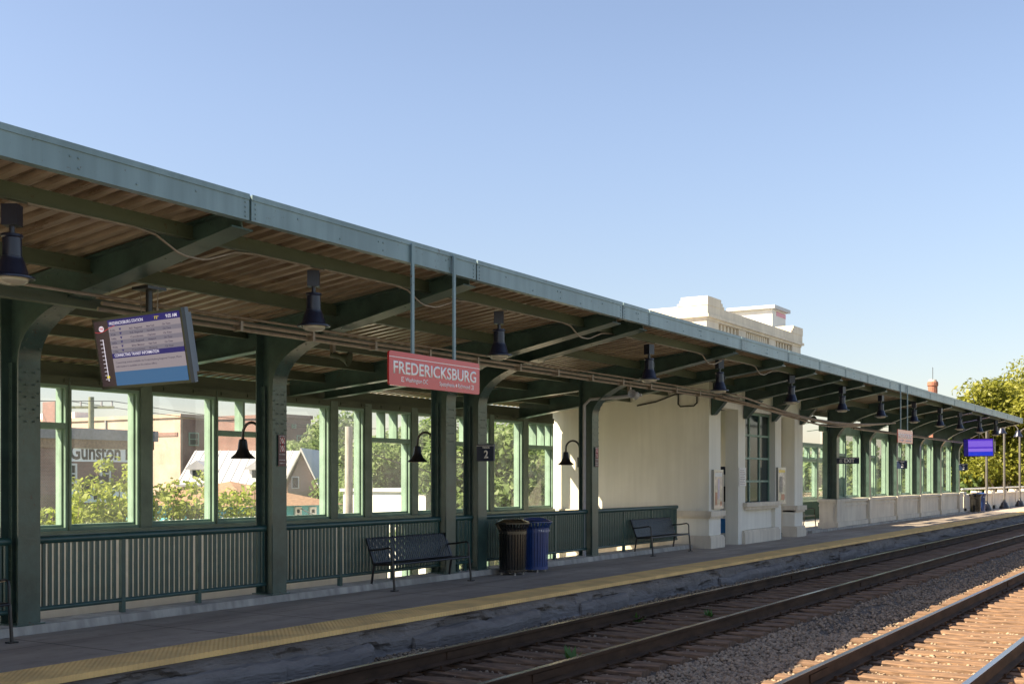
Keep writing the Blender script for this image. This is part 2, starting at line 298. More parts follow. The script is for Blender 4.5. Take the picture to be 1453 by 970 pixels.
# ------------------------------------------------------------------ mesh builder
class MB:
    def __init__(s): s.v = []; s.f = []; s.st = []
    def add(s, vs, fs):
        o = len(s.v); s.st.append((o, len(s.f))); s.v += [tuple(p) for p in vs]; s.f += [tuple(i+o for i in f) for f in fs]; return s
    def box(s, x0, x1, y0, y1, z0, z1):
        vs = [(x0,y0,z0),(x1,y0,z0),(x1,y1,z0),(x0,y1,z0),(x0,y0,z1),(x1,y0,z1),(x1,y1,z1),(x0,y1,z1)]
        return s.add(vs, [(0,3,2,1),(4,5,6,7),(0,1,5,4),(1,2,6,5),(2,3,7,6),(3,0,4,7)])
    def obox(s, c, ax, ay, az, hx, hy, hz):
        c = Vector(c); ax, ay, az = Vector(ax).normalized(), Vector(ay).normalized(), Vector(az).normalized()
        vs = []
        for dz in (-1, 1):
            for dx, dy in ((-1,-1),(1,-1),(1,1),(-1,1)): vs.append(c+ax*dx*hx+ay*dy*hy+az*dz*hz)
        return s.add(vs, [(0,3,2,1),(4,5,6,7),(0,1,5,4),(1,2,6,5),(2,3,7,6),(3,0,4,7)])
    def bar(s, p, q, wd, ht, up=(0,0,1)):
        p, q = Vector(p), Vector(q); d = (q-p); L = d.length; d.normalize()
        sd = d.cross(Vector(up));
        if sd.length < 1e-4: sd = d.cross(Vector((1,0,0)))
        sd.normalize(); u = sd.cross(d)
        return s.obox((p+q)/2, d, sd, u, L/2, wd/2, ht/2)
    def hexa(s, lo, hi):
        return s.add(list(lo)+list(hi), [(0,3,2,1),(4,5,6,7),(0,1,5,4),(1,2,6,5),(2,3,7,6),(3,0,4,7)])
    def prism_x(s, poly, x0, x1):
        n = len(poly); vs = [(x0,y,z) for y,z in poly]+[(x1,y,z) for y,z in poly]
        return s.add(vs, [tuple(range(n)), tuple(range(2*n-1,n-1,-1))]+[(i,(i+1)%n,(i+1)%n+n,i+n) for i in range(n)])
    def prism_y(s, poly, y0, y1):
        n = len(poly); vs = [(x,y0,z) for x,z in poly]+[(x,y1,z) for x,z in poly]
        return s.add(vs, [tuple(range(n)), tuple(range(2*n-1,n-1,-1))]+[(i,(i+1)%n,(i+1)%n+n,i+n) for i in range(n)])
    def prism_z(s, poly, z0, z1):
        n = len(poly); vs = [(x,y,z0) for x,y in poly]+[(x,y,z1) for x,y in poly]
        return s.add(vs, [tuple(range(n)), tuple(range(2*n-1,n-1,-1))]+[(i,(i+1)%n,(i+1)%n+n,i+n) for i in range(n)])
    def tube(s, path, r, n=8):
        P = [Vector(p) for p in path]; k = len(P)
        rs = r if isinstance(r, (list, tuple)) else [r]*k
        vs = []; ref = None
        for i, p in enumerate(P):
            d = (P[min(i+1,k-1)]-P[max(i-1,0)]).normalized()
            if ref is None:
                ref = Vector((0,0,1)) if abs(d.z) < .9 else Vector((1,0,0))
            u = (ref - d*ref.dot(d))
            if u.length < 1e-5: u = d.orthogonal()
            u.normalize(); ref = u; v = d.cross(u)
            for j in range(n):
                a = 2*math.pi*j/n; vs.append(p+(u*math.cos(a)+v*math.sin(a))*rs[i])
        fs = [tuple(range(n-1,-1,-1)), tuple(range((k-1)*n, k*n))]
        for i in range(k-1):
            for j in range(n): fs.append((i*n+j, i*n+(j+1)%n, (i+1)*n+(j+1)%n, (i+1)*n+j))
        return s.add(vs, fs)
    def lathe(s, prof, c=(0,0,0), n=20, ax=(0,0,1)):
        q = Vector((0,0,1)).rotation_difference(Vector(ax).normalized()); c = Vector(c)
        vs = []; k = len(prof)
        for r, z in prof:
            for j in range(n):
                a = 2*math.pi*j/n; vs.append(c+q@Vector((r*math.cos(a), r*math.sin(a), z)))
        fs = []
        for i in range(k-1):
            for j in range(n): fs.append((i*n+j, i*n+(j+1)%n, (i+1)*n+(j+1)%n, (i+1)*n+j))
        if prof[0][0] > 1e-4: fs.append(tuple(range(n-1,-1,-1)))
        if prof[-1][0] > 1e-4: fs.append(tuple(range((k-1)*n, k*n)))
        return s.add(vs, fs)
    def rivet(s, p, nrm, r=.014):
        return s.lathe([(r, 0), (r*.75, r*.5), (0.0008, r*.72)], p, 7, nrm)
    def build_each(s, name, m, parent=None, smooth=False, org=None, per=1):
        """every piece (or every 'per' pieces) an object of its own"""
        st = s.st+[(len(s.v), len(s.f))]; out = []
        for i in range(0, len(s.st), per):
            (v0, f0), (v1, f1) = st[i], st[min(i+per, len(s.st))]
            q = MB(); q.v = s.v[v0:v1]; q.f = [tuple(k-v0 for k in f) for f in s.f[f0:f1]]
            out.append(q.build(name, m, parent, smooth, org))
        return out
    def build(s, name, m, parent=None, smooth=False, org=None, norm=True):
        me = bpy.data.meshes.new(name)
        vs = s.v
        if org is None and parent is not None:
            org = Vector((0,0,0)); o = parent
            while o is not None: org = org+Vector(o.location); o = o.parent
        if org is not None: vs = [(x-org[0], y-org[1], z-org[2]) for x, y, z in vs]
        me.from_pydata(vs, [], s.f); me.update()
        if norm:
            bm = bmesh.new(); bm.from_mesh(me); bmesh.ops.recalc_face_normals(bm, faces=bm.faces)
            bm.to_mesh(me); bm.free()
        if smooth:
            me.polygons.foreach_set('use_smooth', [True]*len(me.polygons))
            try: me.set_sharp_from_angle(angle=R(40))
            except Exception: pass
        me.materials.append(m)
        o = bpy.data.objects.new(name, me); C.objects.link(o)
        if parent is not None: o.parent = parent
        return o
def tag(o, label=None, cat=None, group=None, kind=None):
    if label: o['label'] = label
    if cat: o['category'] = cat
    if group: o['group'] = group
    if kind: o['kind'] = kind
    return o
def thing(name, label, cat, loc=(0,0,0), rz=0, group=None):
    o = bpy.data.objects.new(name, None); C.objects.link(o); o.empty_display_size = .2
    o.location = loc; o.rotation_euler = (0,0,rz)
    return tag(o, label, cat, group)
def kids(o): return [x for x in list(bpy.data.objects) if x.parent == o]
def copy_tree(o, loc=None, rz=None, label=None):
    K = {}
    for x in bpy.data.objects:
        if x.parent is not None: K.setdefault(x.parent.name, []).append(x)
    def rec(a, par):
        b = a.copy(); C.objects.link(b)
        if par is not None: b.parent = par
        for ch in K.get(a.name, []): rec(ch, b)
        return b
    r = rec(o, None)
    if loc is not None: r.location = loc
    if rz is not None: r.rotation_euler = (0,0,rz)
    if label: r['label'] = label
    return r
def struct(o): o['kind'] = 'structure'; return o
def text_mesh(txt, name, m, parent, origin, right, up, width=None, height=.1, bold=.0, thick=.003, align='LEFT', sx=None):
    """flat lettering; origin in world = left (or centre) of the baseline; height = capital height"""
    cu = bpy.data.curves.new(name, 'FONT'); cu.body = txt; cu.size = 1; cu.offset = bold; cu.extrude = 0.0; cu.resolution_u = 3
    tmp = bpy.data.objects.new('tmp_text', cu); C.objects.link(tmp)
    dg = bpy.context.evaluated_depsgraph_get(); me = bpy.data.meshes.new_from_object(tmp.evaluated_get(dg))
    bpy.data.objects.remove(tmp); bpy.data.curves.remove(cu)
    co = np.empty(len(me.vertices)*3); me.vertices.foreach_get('co', co); co = co.reshape(-1, 3)
    x0, x1 = co[:,0].min(), co[:,0].max()
    k = height/.69; kx = k
    if width: kx = width/(x1-x0)
    elif sx: kx = k*sx
    shift = {'LEFT': x0, 'CENTER': (x0+x1)/2, 'RIGHT': x1}[align]
    right, up = Vector(right).normalized(), Vector(up).normalized(); nrm = right.cross(up)
    o0 = Vector(origin); p = parent
    while p is not None: o0 = o0-Vector(p.location); p = p.parent
    P = np.outer((co[:,0]-shift)*kx, right)+np.outer(co[:,1]*k, up)+np.array(o0)
    me.vertices.foreach_set('co', P.ravel()); me.update()
    bm = bmesh.new(); bm.from_mesh(me)
    if thick:
        ex = bmesh.ops.extrude_face_region(bm, geom=list(bm.faces))
        for v in [g for g in ex['geom'] if isinstance(g, bmesh.types.BMVert)]: v.co += nrm*thick
        bmesh.ops.recalc_face_normals(bm, faces=bm.faces)
    bm.to_mesh(me); bm.free()
    me.materials.clear(); me.materials.append(m)
    o = bpy.data.objects.new(name, me); C.objects.link(o); o.parent = parent
    return o

# ------------------------------------------------------------------ the lie of the land
YE = 8.29           # platform edge
ZR = -0.22          # top of rail
RAILS = [(7.40, 5.84), (3.52, 2.06)]
XA, XB = -12.0, 190.0
struct(MB().box(-500, 900, 14.9, 900, -5.7, -5.5).build('ground', M['grass']))
struct(MB().box(-500, 900, -400, -8, -5.7, -5.504).build('ground', M['grass']))
struct(MB().box(-60, 260, 27, 34, -5.5, -5.494).build('road', M['asphalt']))
struct(MB().box(-60, 260, -8, 14.9, -5.5, -0.62).build('viaduct', M['conc']))
def bed_z(Y):
    ks = [(-2, -.50), (1.0, -.466), (4.15, -.466), (4.4, -.46), (4.75, -.52), (5.1, -.472), (7.75, -.464), (8.4, -.37)]
    for (a, za), (b, zb) in zip(ks, ks[1:]):
        if a <= Y <= b: return za+(zb-za)*(Y-a)/(b-a)
    return -.45
b = MB(); ys = [-2, .4, 1.0, 2.8, 4.2, 4.5, 4.75, 5.1, 6.5, 7.6, 8.0, 8.3]; xs = [XA+i*2.0 for i in range(int((XB-XA)/2)+1)]
b.add([(x, y, bed_z(y)+(-.02 if 4.3 < y < 5 else -.012)) for x in xs for y in ys], [(i*len(ys)+j, (i+1)*len(ys)+j, (i+1)*len(ys)+j+1, i*len(ys)+j+1) for i in range(len(xs)-1) for j in range(len(ys)-1)])
struct(b.build('track_bed', M['bed']))
# far platform (the one we look at)
from mathutils import noise as mnoise
b = MB(); b.box(XA, XB, YE+.12, 11.2, -.62, -.004)
gx = [XA+i*.5 for i in range(28)]+[2+i*.055 for i in range(600)]+[35+i*.4 for i in range(1, 388)]; gz_ = [-.052, -.075, -.10, -.13, -.17, -.21, -.25, -.29, -.33, -.37, -.41, -.46, -.55]
vs = []
for x in gx:
    for k, z in enumerate(gz_):
        n1 = mnoise.fractal(Vector((x*.9, 0, z*3+5)), 1.0, 2.0, 5); n2 = mnoise.fractal(Vector((x*4.5, 3, z*9)), 1.0, 2.0, 4)
        cut_ = max(0, n1-.05)*.28*(1 if z < -.09 else .15)                       # spalled patches
        vs.append((x, YE+.035+min(.085, cut_)+.016*n2*(k > 0)-(.045 if k >= 10 else 0)*(1 if n1 > -.25 else 0), z))
m_ = len(gz_)
b.add(vs, [(i*m_+j, (i+1)*m_+j, (i+1)*m_+j+1, i*m_+j+1) for i in range(len(gx)-1) for j in range(m_-1)])
struct(b.build('platform', M['face'], smooth=False))
b = MB(); b.box(XA, XB, 8.90, 10.82, -.003, 0.0); struct(b.build('platform_paving', M['paving']))
b = MB(); b.box(XA, XB, YE, 8.897, -.05, 0.004); struct(b.build('tactile_strip', M['tactile']))
# kerb behind the paving, with the low floor of the ramp behind the railing
b = MB()
for i in range(int((38-XA)/3)):
    x0 = XA+3*i; b.hexa([(x0, 10.82, -.01), (x0+2.994, 10.82, -.01), (x0+2.994, 11.24, -.01), (x0, 11.24, -.01)], [(x0, 10.845, .09), (x0+2.994, 10.845, .09), (x0+2.994, 11.24, .095), (x0, 11.24, .095)])
struct(b.build('kerb', M['conc']))
struct(MB().box(XA, 60, 11.25, 14.40, -.62, -.60).build('ramp_floor', M['pale']))
# broken footing ledge below the platform edge
b = MB(); xx = 2.0
for (fa, fb) in ((3.0, 10.4), (11.2, 14.2), (15.4, 17.0), (21, 24.5), (29, 30.5)):
    L = []; xx = fa; dpt = .10; ht = .30
    while xx < fb:
        e = min(1, (xx-fa)/.3+.2, (fb-xx)/.3+.2)
        dpt = min(.2, max(.04, dpt+rnd.uniform(-.03, .03))); ht = min(.36, max(.24, ht+rnd.uniform(-.02, .02)))
        L.append((xx, YE-dpt*e, -ht)); xx += .06+rnd.random()*.08
    b = MB(); vs = []
    for x, y, z in L: vs += [(x, YE+.03, z+.06), (x, (y+YE)/2+.01, z+.045+.012*rnd.random()), (x+.02*rnd.random(), y+.012, z+.01*rnd.random()), (x, y, z-.03), (x, y+.01+.02*rnd.random(), -.5), (x, YE+.03, -.52)]
    fs = [(i*6+j, i*6+j+1, (i+1)*6+j+1, (i+1)*6+j) for i in range(len(L)-1) for j in range(5)]+[tuple(range(6)), tuple(range(len(vs)-1, len(vs)-7, -1))]
    struct(b.add(vs, fs).build('platform_footing', M['face']))
# the platform the photographer stands on
struct(MB().box(XA, XB, -6, .75, -.62, 0).build('near_platform', M['conc']))

# ------------------------------------------------------------------ track
def make_rail(Y, label):
    pr = [(-.07,-.17),(.07,-.17),(.07,-.158),(.014,-.135),(.010,-.045),(.034,-.034),(.036,-.006),(.028,0),(-.028,0),(-.036,-.006),(-.034,-.034),(-.010,-.045),(-.014,-.135),(-.07,-.158)]
    o = MB().prism_x([(Y+a, ZR+z-.002) for a, z in pr], XA, XB).build('rail', M['rust'], org=(XA, Y, ZR-.17)); o.location = (XA, Y, ZR-.17)
    tag(o, label, 'rail')
    MB().box(XA, XB, Y-.031, Y+.031, ZR-.0018, ZR+.0005).build('running_surface', M['steel'], o)
    j = MB()
    for k in range(9):
        xj = 8.5+11.9*k+(Y*3.7 % 5)
        for sd in (-1, 1): j.box(xj-.3, xj+.3, Y+sd*.014-.012, Y+sd*.014+.012, ZR-.13, ZR-.05)
    j.build_each('joint_bar', M['rust'], o, per=2)
    return o
make_rail(RAILS[0][0], 'rusty rail with bright top, nearest to the platform edge')
make_rail(RAILS[0][1], 'rusty rail in shade, the outer one of the track beside the platform')
make_rail(RAILS[1][0], 'sunlit edge rail along the shadow line, with pale ballast beside it')
make_rail(RAILS[1][1], 'rail in the bottom right corner beyond sunlit ties')
tie_at = ([], [])
tie_meshes = []
for k in range(6):
    b = MB(); n = 9
    hw = .130+.016*rnd.random(); vs = []; rr = random.Random(k)
    for i in range(n):
        y = -1.3+2.6*i/(n-1)
        dz = [rr.uniform(-.012, .006) for _ in range(4)]; e = .012*(i in (0, n-1))
        vs += [(-hw+rr.uniform(-.006,.006)+e, y, -.18), (-hw+rr.uniform(-.01,.01)+e, y, -.018+dz[0]), (-hw*.5, y, dz[1]), (hw*.5, y, dz[2]), (hw+rr.uniform(-.01,.01)-e, y, -.018+dz[3]), (hw-e, y, -.18)]
    fs = [tuple(range(5, -1, -1)), tuple(range((n-1)*6, n*6))]
    for i in range(n-1):
        for j in range(6): fs.append((i*6+j, i*6+(j+1)%6, (i+1)*6+(j+1)%6, (i+1)*6+j))
    b.add(vs, fs)
    o = b.build('railway_tie', M['tie']); tie_meshes.append(o.data); bpy.data.objects.remove(o)
pm = MB().box(-.09, .09, -.17, .17, .0, .012)
for a_, c0 in ((-.06, -.11), (.06, .11)): pm.box(a_-.012, a_+.012, c0-.014, c0+.014, .0121, .05)
po = pm.build('tie_plate', M['rust']); plate_me = po.data; bpy.data.objects.remove(po)
for ti, (ra, rb) in enumerate(RAILS):
    yc = (ra+rb)/2; x = 1.5
    for i in range(112):
        o = bpy.data.objects.new('railway_tie', rnd.choice(tie_meshes)); C.objects.link(o)
        tie_at[ti].append(x)
        o.location = (x+rnd.uniform(-.03, .03), yc+rnd.uniform(-.07, .07), ZR-.188+rnd.uniform(-.008, .004)); o.rotation_euler = (0, rnd.uniform(-.015, .015), rnd.uniform(-.025, .025))
        if ti == 0: tag(o, 'dark weathered timber tie in the shade under the track beside the platform', 'railway tie', 'timber ties of the shaded track')
        else: tag(o, 'dry brown timber tie in the sun under the near track', 'railway tie', 'timber ties of the sunlit track')
        if x < 26:
            for dy in (-.77, .77):
                q = bpy.data.objects.new('tie_plate', plate_me); C.objects.link(q); q.parent = o; q.location = (0, dy, 0)
        x += .52
# ballast stones: nobody could count them
def stones():
    ico = []
    t = (1+5**.5)/2
    base = np.array([(-1,t,0),(1,t,0),(-1,-t,0),(1,-t,0),(0,-1,t),(0,1,t),(0,-1,-t),(0,1,-t),(t,0,-1),(t,0,1),(-t,0,-1),(-t,0,1)])/1.9
    tri = np.array([(0,11,5),(0,5,1),(0,1,7),(0,7,10),(0,10,11),(1,5,9),(5,11,4),(11,10,2),(10,7,6),(7,1,8),(3,9,4),(3,4,2),(3,2,6),(3,6,8),(3,8,9),(4,9,5),(2,4,11),(6,2,10),(8,6,7),(9,8,1)])
    V = []; F = []; n = 0
    def scatter(cnt, x0, x1, y0, y1, s0, s1, powx):
        xs = x0+(x1-x0)*nrs.rand(cnt)**powx; ys = y0+(y1-y0)*nrs.rand(cnt)
        for x, y in zip(xs, ys):
            s = s0+(s1-s0)*nrs.rand()**2
            z = bed_z(y)+nrs.uniform(-.018, .018)
            for ti, yc in ((0, 6.62), (1, 2.79)):
                if abs(y-yc) < 1.33:
                    dxt = abs(((x-1.5+.26) % .52)-.26)
                    if dxt < .135 and nrs.rand() > .04: s = 0
            if s == 0: continue
            sc = np.array([1, .65+.5*nrs.rand(), .5+.4*nrs.rand()])*s
            v = base*(1+nrs.uniform(-.28, .28, (12, 1)))*sc
            a = nrs.rand()*6.28; ca, sa = math.cos(a), math.sin(a); b2 = nrs.uniform(-.6, .6); cb, sb = math.cos(b2), math.sin(b2)
            Rm = np.array([[ca, -sa, 0], [sa, ca, 0], [0, 0, 1]])@np.array([[1, 0, 0], [0, cb, -sb], [0, sb, cb]])
            V.append(v@Rm.T+np.array([x, y, z])); F.append(tri+12*len(F))
    scatter(26000, 3.0, 22, 1.4, 5.3, .013, .038, 1.6)
    scatter(13000, 4.0, 16, 3.5, 5.3, .014, .044, 1.3)
    scatter(12000, 6.0, 30, 5.1, 8.25, .011, .030, 1.4)
    scatter(9000, 5.5, 26, 7.55, 8.25, .011, .034, 1.3)
    scatter(16000, 3.0, 18, 1.5, 4.1, .012, .030, 1.5)
    scatter(9000, 22, 60, 2.6, 5.2, .016, .036, 1.5)
    V = np.concatenate(V); F = np.concatenate(F)
    me = bpy.data.meshes.new('ballast'); me.vertices.add(len(V)); me.vertices.foreach_set('co', V.ravel())
    me.loops.add(F.size); me.loops.foreach_set('vertex_index', F.ravel().astype(np.int32))
    me.polygons.add(len(F)); me.polygons.foreach_set('loop_start', np.arange(0, F.size, 3, dtype=np.int32)); me.polygons.foreach_set('loop_total', np.full(len(F), 3, dtype=np.int32))
    me.update(); me.validate(); me.materials.append(M['ballast'])
    o = bpy.data.objects.new('ballast', me); C.objects.link(o)
    tag(o, 'grey and tan crushed stone ballast around the tracks', 'ballast', None, 'stuff')
stones()
# weeds between the rails
def weed(x, y, h, label):
    o = thing('weed', label, 'weed', (x, y, bed_z(y)))
    b = MB(); rr = random.Random(int(x*100))
    for k in range(16):
        a = rr.random()*6.28; l = h*rr.uniform(.5, 1); d = Vector((math.cos(a), math.sin(a), rr.uniform(.6, 2))).normalized()
        p = Vector((x, y, bed_z(y)))+Vector((rr.uniform(-.03, .03), rr.uniform(-.03, .03), 0)); q = p+d*l; sd = d.cross(Vector((0,0,1))).normalized()*l*.13
        b.add([p, p+(q-p)*.5+sd, q, p+(q-p)*.5-sd], [(0,1,2,3)])
    b.build('leaf_tuft', M['weed'], o, norm=False)
for px, py, h, lb in ((812, 930, .26, 'small bright green weed between the rails of the shaded track'), (902, 875, .22, 'pale weed growing against the far rail below the bins'), (507, 966, .16, 'weed at the bottom edge of the photo below the first bench'),
                      (1207, 800, .24, 'leafy weed beside the rail, in front of the pavilion'), (1140, 815, .2, 'low weed beside the rail below the building'), (1006, 868, .18, 'weed tuft between the rails near the second bench')):
    D = (EYE-ZR+.15)*FPX/(py-HY); p = AT(px, py, D)
    weed(p.x, p.y, h, lb)

# ------------------------------------------------------------------ canopy
def YF(X): return 7.60+.0105*X          # fascia line
def ZT(X): return 4.235+.0034*X         # top of fascia
def ZD(X, Y): return ZT(X)-.10-.118*(Y-YF(X))   # underside of roof deck
YW = 14.50                               # window wall
XR0, XR1 = -6.0, 58.6
BEAMS = [-.2, 3.9, 7.85, 11.69, 15.74, 16.69, 20.85, 23.7, 25.95, 28.1, 30.2, 32.6, 37.9, 41.9, 45.9, 49.8, 53.8, 57.9]
canopy = thing('platform_canopy', 'long green steel canopy over the platform with grey-blue fascia and ribbed brown soffit', 'canopy', (0, YF(0), 4.2))
# deck: trapezoid ribs across the slope
PITCH = .21; prof = [(0, 0), (.075, 0), (.088, .034), (.160, .034), (.168, .06), (.196, .06), (.204, 0)]
vs = []; nx = 0; x = XR0
yb = 14.85
while x < XR1:
    for dx, dz in prof:
        X = x+dx
        vs += [(X, YF(X)+.03, ZD(X, YF(X)+.03)+dz), (X, yb if X < 38.2 else 11.78, ZD(X, yb if X < 38.2 else 11.78)+dz)]; nx += 1
    x += PITCH
MB().add(vs, [(2*i, 2*i+2, 2*i+3, 2*i+1) for i in range(nx-1)]).build('roof_deck', M['deck'], canopy)
b = MB()
rx = [XR0, 6, 18, 30, 38.2, 48, XR1]
for x0, x1 in zip(rx, rx[1:]):
    e_ = yb if x1 < 38.5 else 11.78
    lo = [(X, Y, ZD(X, Y)+.057) for X, Y in ((x0, YF(x0)+.03), (x1, YF(x1)+.03), (x1, e_), (x0, e_))]
    b.hexa(lo, [(a, y, z+.05) for a, y, z in lo])
b.build('roof_covering', M['greyroof'], canopy)
# fascia: one plate per section, butt joints at the beams
js = [XR0]+[x for x in BEAMS if x > -1]+[XR1]
for k, (a, d) in enumerate(zip(js, js[1:])):
    g = .016; b = MB(); x0, x1 = a+g, d-g
    if x1-x0 < .2: continue
    def P(X, dy, dz): return (X, YF(X)+dy, ZT(X)+dz)
    b.hexa([P(x0,0,-.235), P(x1,0,-.235), P(x1,.012,-.235), P(x0,.012,-.235)], [P(x0,0,0), P(x1,0,0), P(x1,.012,0), P(x0,.012,0)])
    b.hexa([P(x0,-.010,-.045), P(x1,-.010,-.045), P(x1,-.0005,-.045), P(x0,-.0005,-.045)], [P(x0,-.010,.006), P(x1,-.010,.006), P(x1,-.0005,.006), P(x0,-.0005,.006)])
    b.hexa([P(x0,.013,-.235), P(x1,.013,-.235), P(x1,.09,-.235), P(x0,.09,-.235)], [P(x0,.013,-.222), P(x1,.013,-.222), P(x1,.09,-.222), P(x0,.09,-.222)])
    for X in (x0+.05, x1-.05):
        for dz in (-.075, -.12, -.165, -.205): b.rivet(P(X, -.001, dz), (0,-1,0), .011)
    n = max(2, int((x1-x0)/.62))
    for i in range(1, n):
        X = x0+(x1-x0)*i/n
        b.rivet(P(X, -.001, -.10 if i % 2 else -.18), (0,-1,0), .012)
        if i == n//2: b.rivet(P(X+.08, -.001, -.10), (0,-1,0), .012); b.rivet(P(X+.08, -.001, -.18), (0,-1,0), .012)
    b.build('fascia', M['fascia'], canopy)
    jb = MB(); jb.hexa([P(d-g+.001,.014,-.225), P(d+g-.001,.014,-.225), P(d+g-.001,.03,-.225), P(d-g+.001,.03,-.225)], [P(d-g+.001,.014,-.01), P(d+g-.001,.014,-.01), P(d+g-.001,.03,-.01), P(d-g+.001,.03,-.01)])
    jb.build('joint_cover', M['green'], canopy)
# end fascia at the far end
b = MB(); X = XR1+.01; yb = 11.78
b.hexa([(X, YF(X), ZT(X)-.235), (X+.012, YF(X), ZT(X)-.235), (X+.012, yb, ZD(X, yb)-.06), (X, yb, ZD(X, yb)-.06)], [(X, YF(X), ZT(X)), (X+.012, YF(X), ZT(X)), (X+.012, yb, ZD(X, yb)+.12), (X, yb, ZD(X, yb)+.12)])
b.build('fascia', M['fascia'], canopy)
# purlins: channels between the beams
for Y, dp in ((8.42, .13), (9.90, .14), (11.5, .14), (12.5, .14), (13.6, .14)):
    b = MB()
    for a, d in zip(js, js[1:]):
        x0, x1 = a+.012, d-.012
        if Y > 10.4 and x0 > 25.5 and x1 < 33: continue
        if Y > 11.6 and x0 > 37: continue
        if x1-x0 < .3: continue
        def Q(X, dy, dz): return (X, Y+dy, ZD(X, Y)+dz)
        b.hexa([Q(x0,0,-dp-.005), Q(x1,0,-dp-.005), Q(x1,.012,-dp-.005), Q(x0,.012,-dp-.005)], [Q(x0,0,-.006), Q(x1,0,-.006), Q(x1,.012,-.006), Q(x0,.012,-.006)])
        b.hexa([Q(x0,.013,-dp-.005), Q(x1,.013,-dp-.005), Q(x1,.075,-dp-.005), Q(x0,.075,-dp-.005)], [Q(x0,.013,-dp+.007), Q(x1,.013,-dp+.007), Q(x1,.075,-dp+.007), Q(x0,.075,-dp+.007)])
        b.hexa([Q(x0,-.03,-dp-.019), Q(x1,-.03,-dp-.019), Q(x1,.04,-dp-.019), Q(x0,.04,-dp-.019)], [Q(x0,-.03,-dp-.006), Q(x1,-.03,-dp-.006), Q(x1,.04,-dp-.006), Q(x0,.04,-dp-.006)])
    b.build_each('purlin', M['purlin'], canopy, per=3)
YC = 10.90; CD = .31; CW = .135          # column front, depth, half width
def arm_path(X, z0):
    """front flange line (Y,z): up the column, round the haunch, out along the arm"""
    tip = YF(X)+.10; zt = ZT(X)-.30
    zb = zt-.20*(9.60-tip)
    pts = [(YC, z0), (YC, 2.90)]
    A = Vector((YC, 2.90)); Bc = Vector((YC, 3.40)); E = Vector((9.62, zb))
    for i in range(1, 11):
        t = i/10; p = A*(1-t)**2+Bc*2*t*(1-t)+E*t*t; pts.append((p.x, p.y))
    pts.append((tip, zt)); return pts
def plate_along(b, pts, X, hw, th):
    n = len(pts); vs = []
    for i in range(n):
        a = Vector(pts[max(i-1,0)]); d = Vector(pts[min(i+1,n-1)]); t = (d-a).normalized(); nn = Vector((t.y, -t.x))*-1
        p = Vector(pts[i]); q = p-nn*th if False else p+Vector((t.y, -t.x))*th
        vs += [(X-hw, p.x, p.y), (X+hw, p.x, p.y), (X+hw, q.x, q.y), (X-hw, q.x, q.y)]
    fs = [(0,1,2,3), tuple((n-1)*4+k for k in (3,2,1,0))]
    for i in range(n-1):
        for j in range(4): fs.append((i*4+j, i*4+(j+1)%4, (i+1)*4+(j+1)%4, (i+1)*4+j))
    b.add(vs, fs)
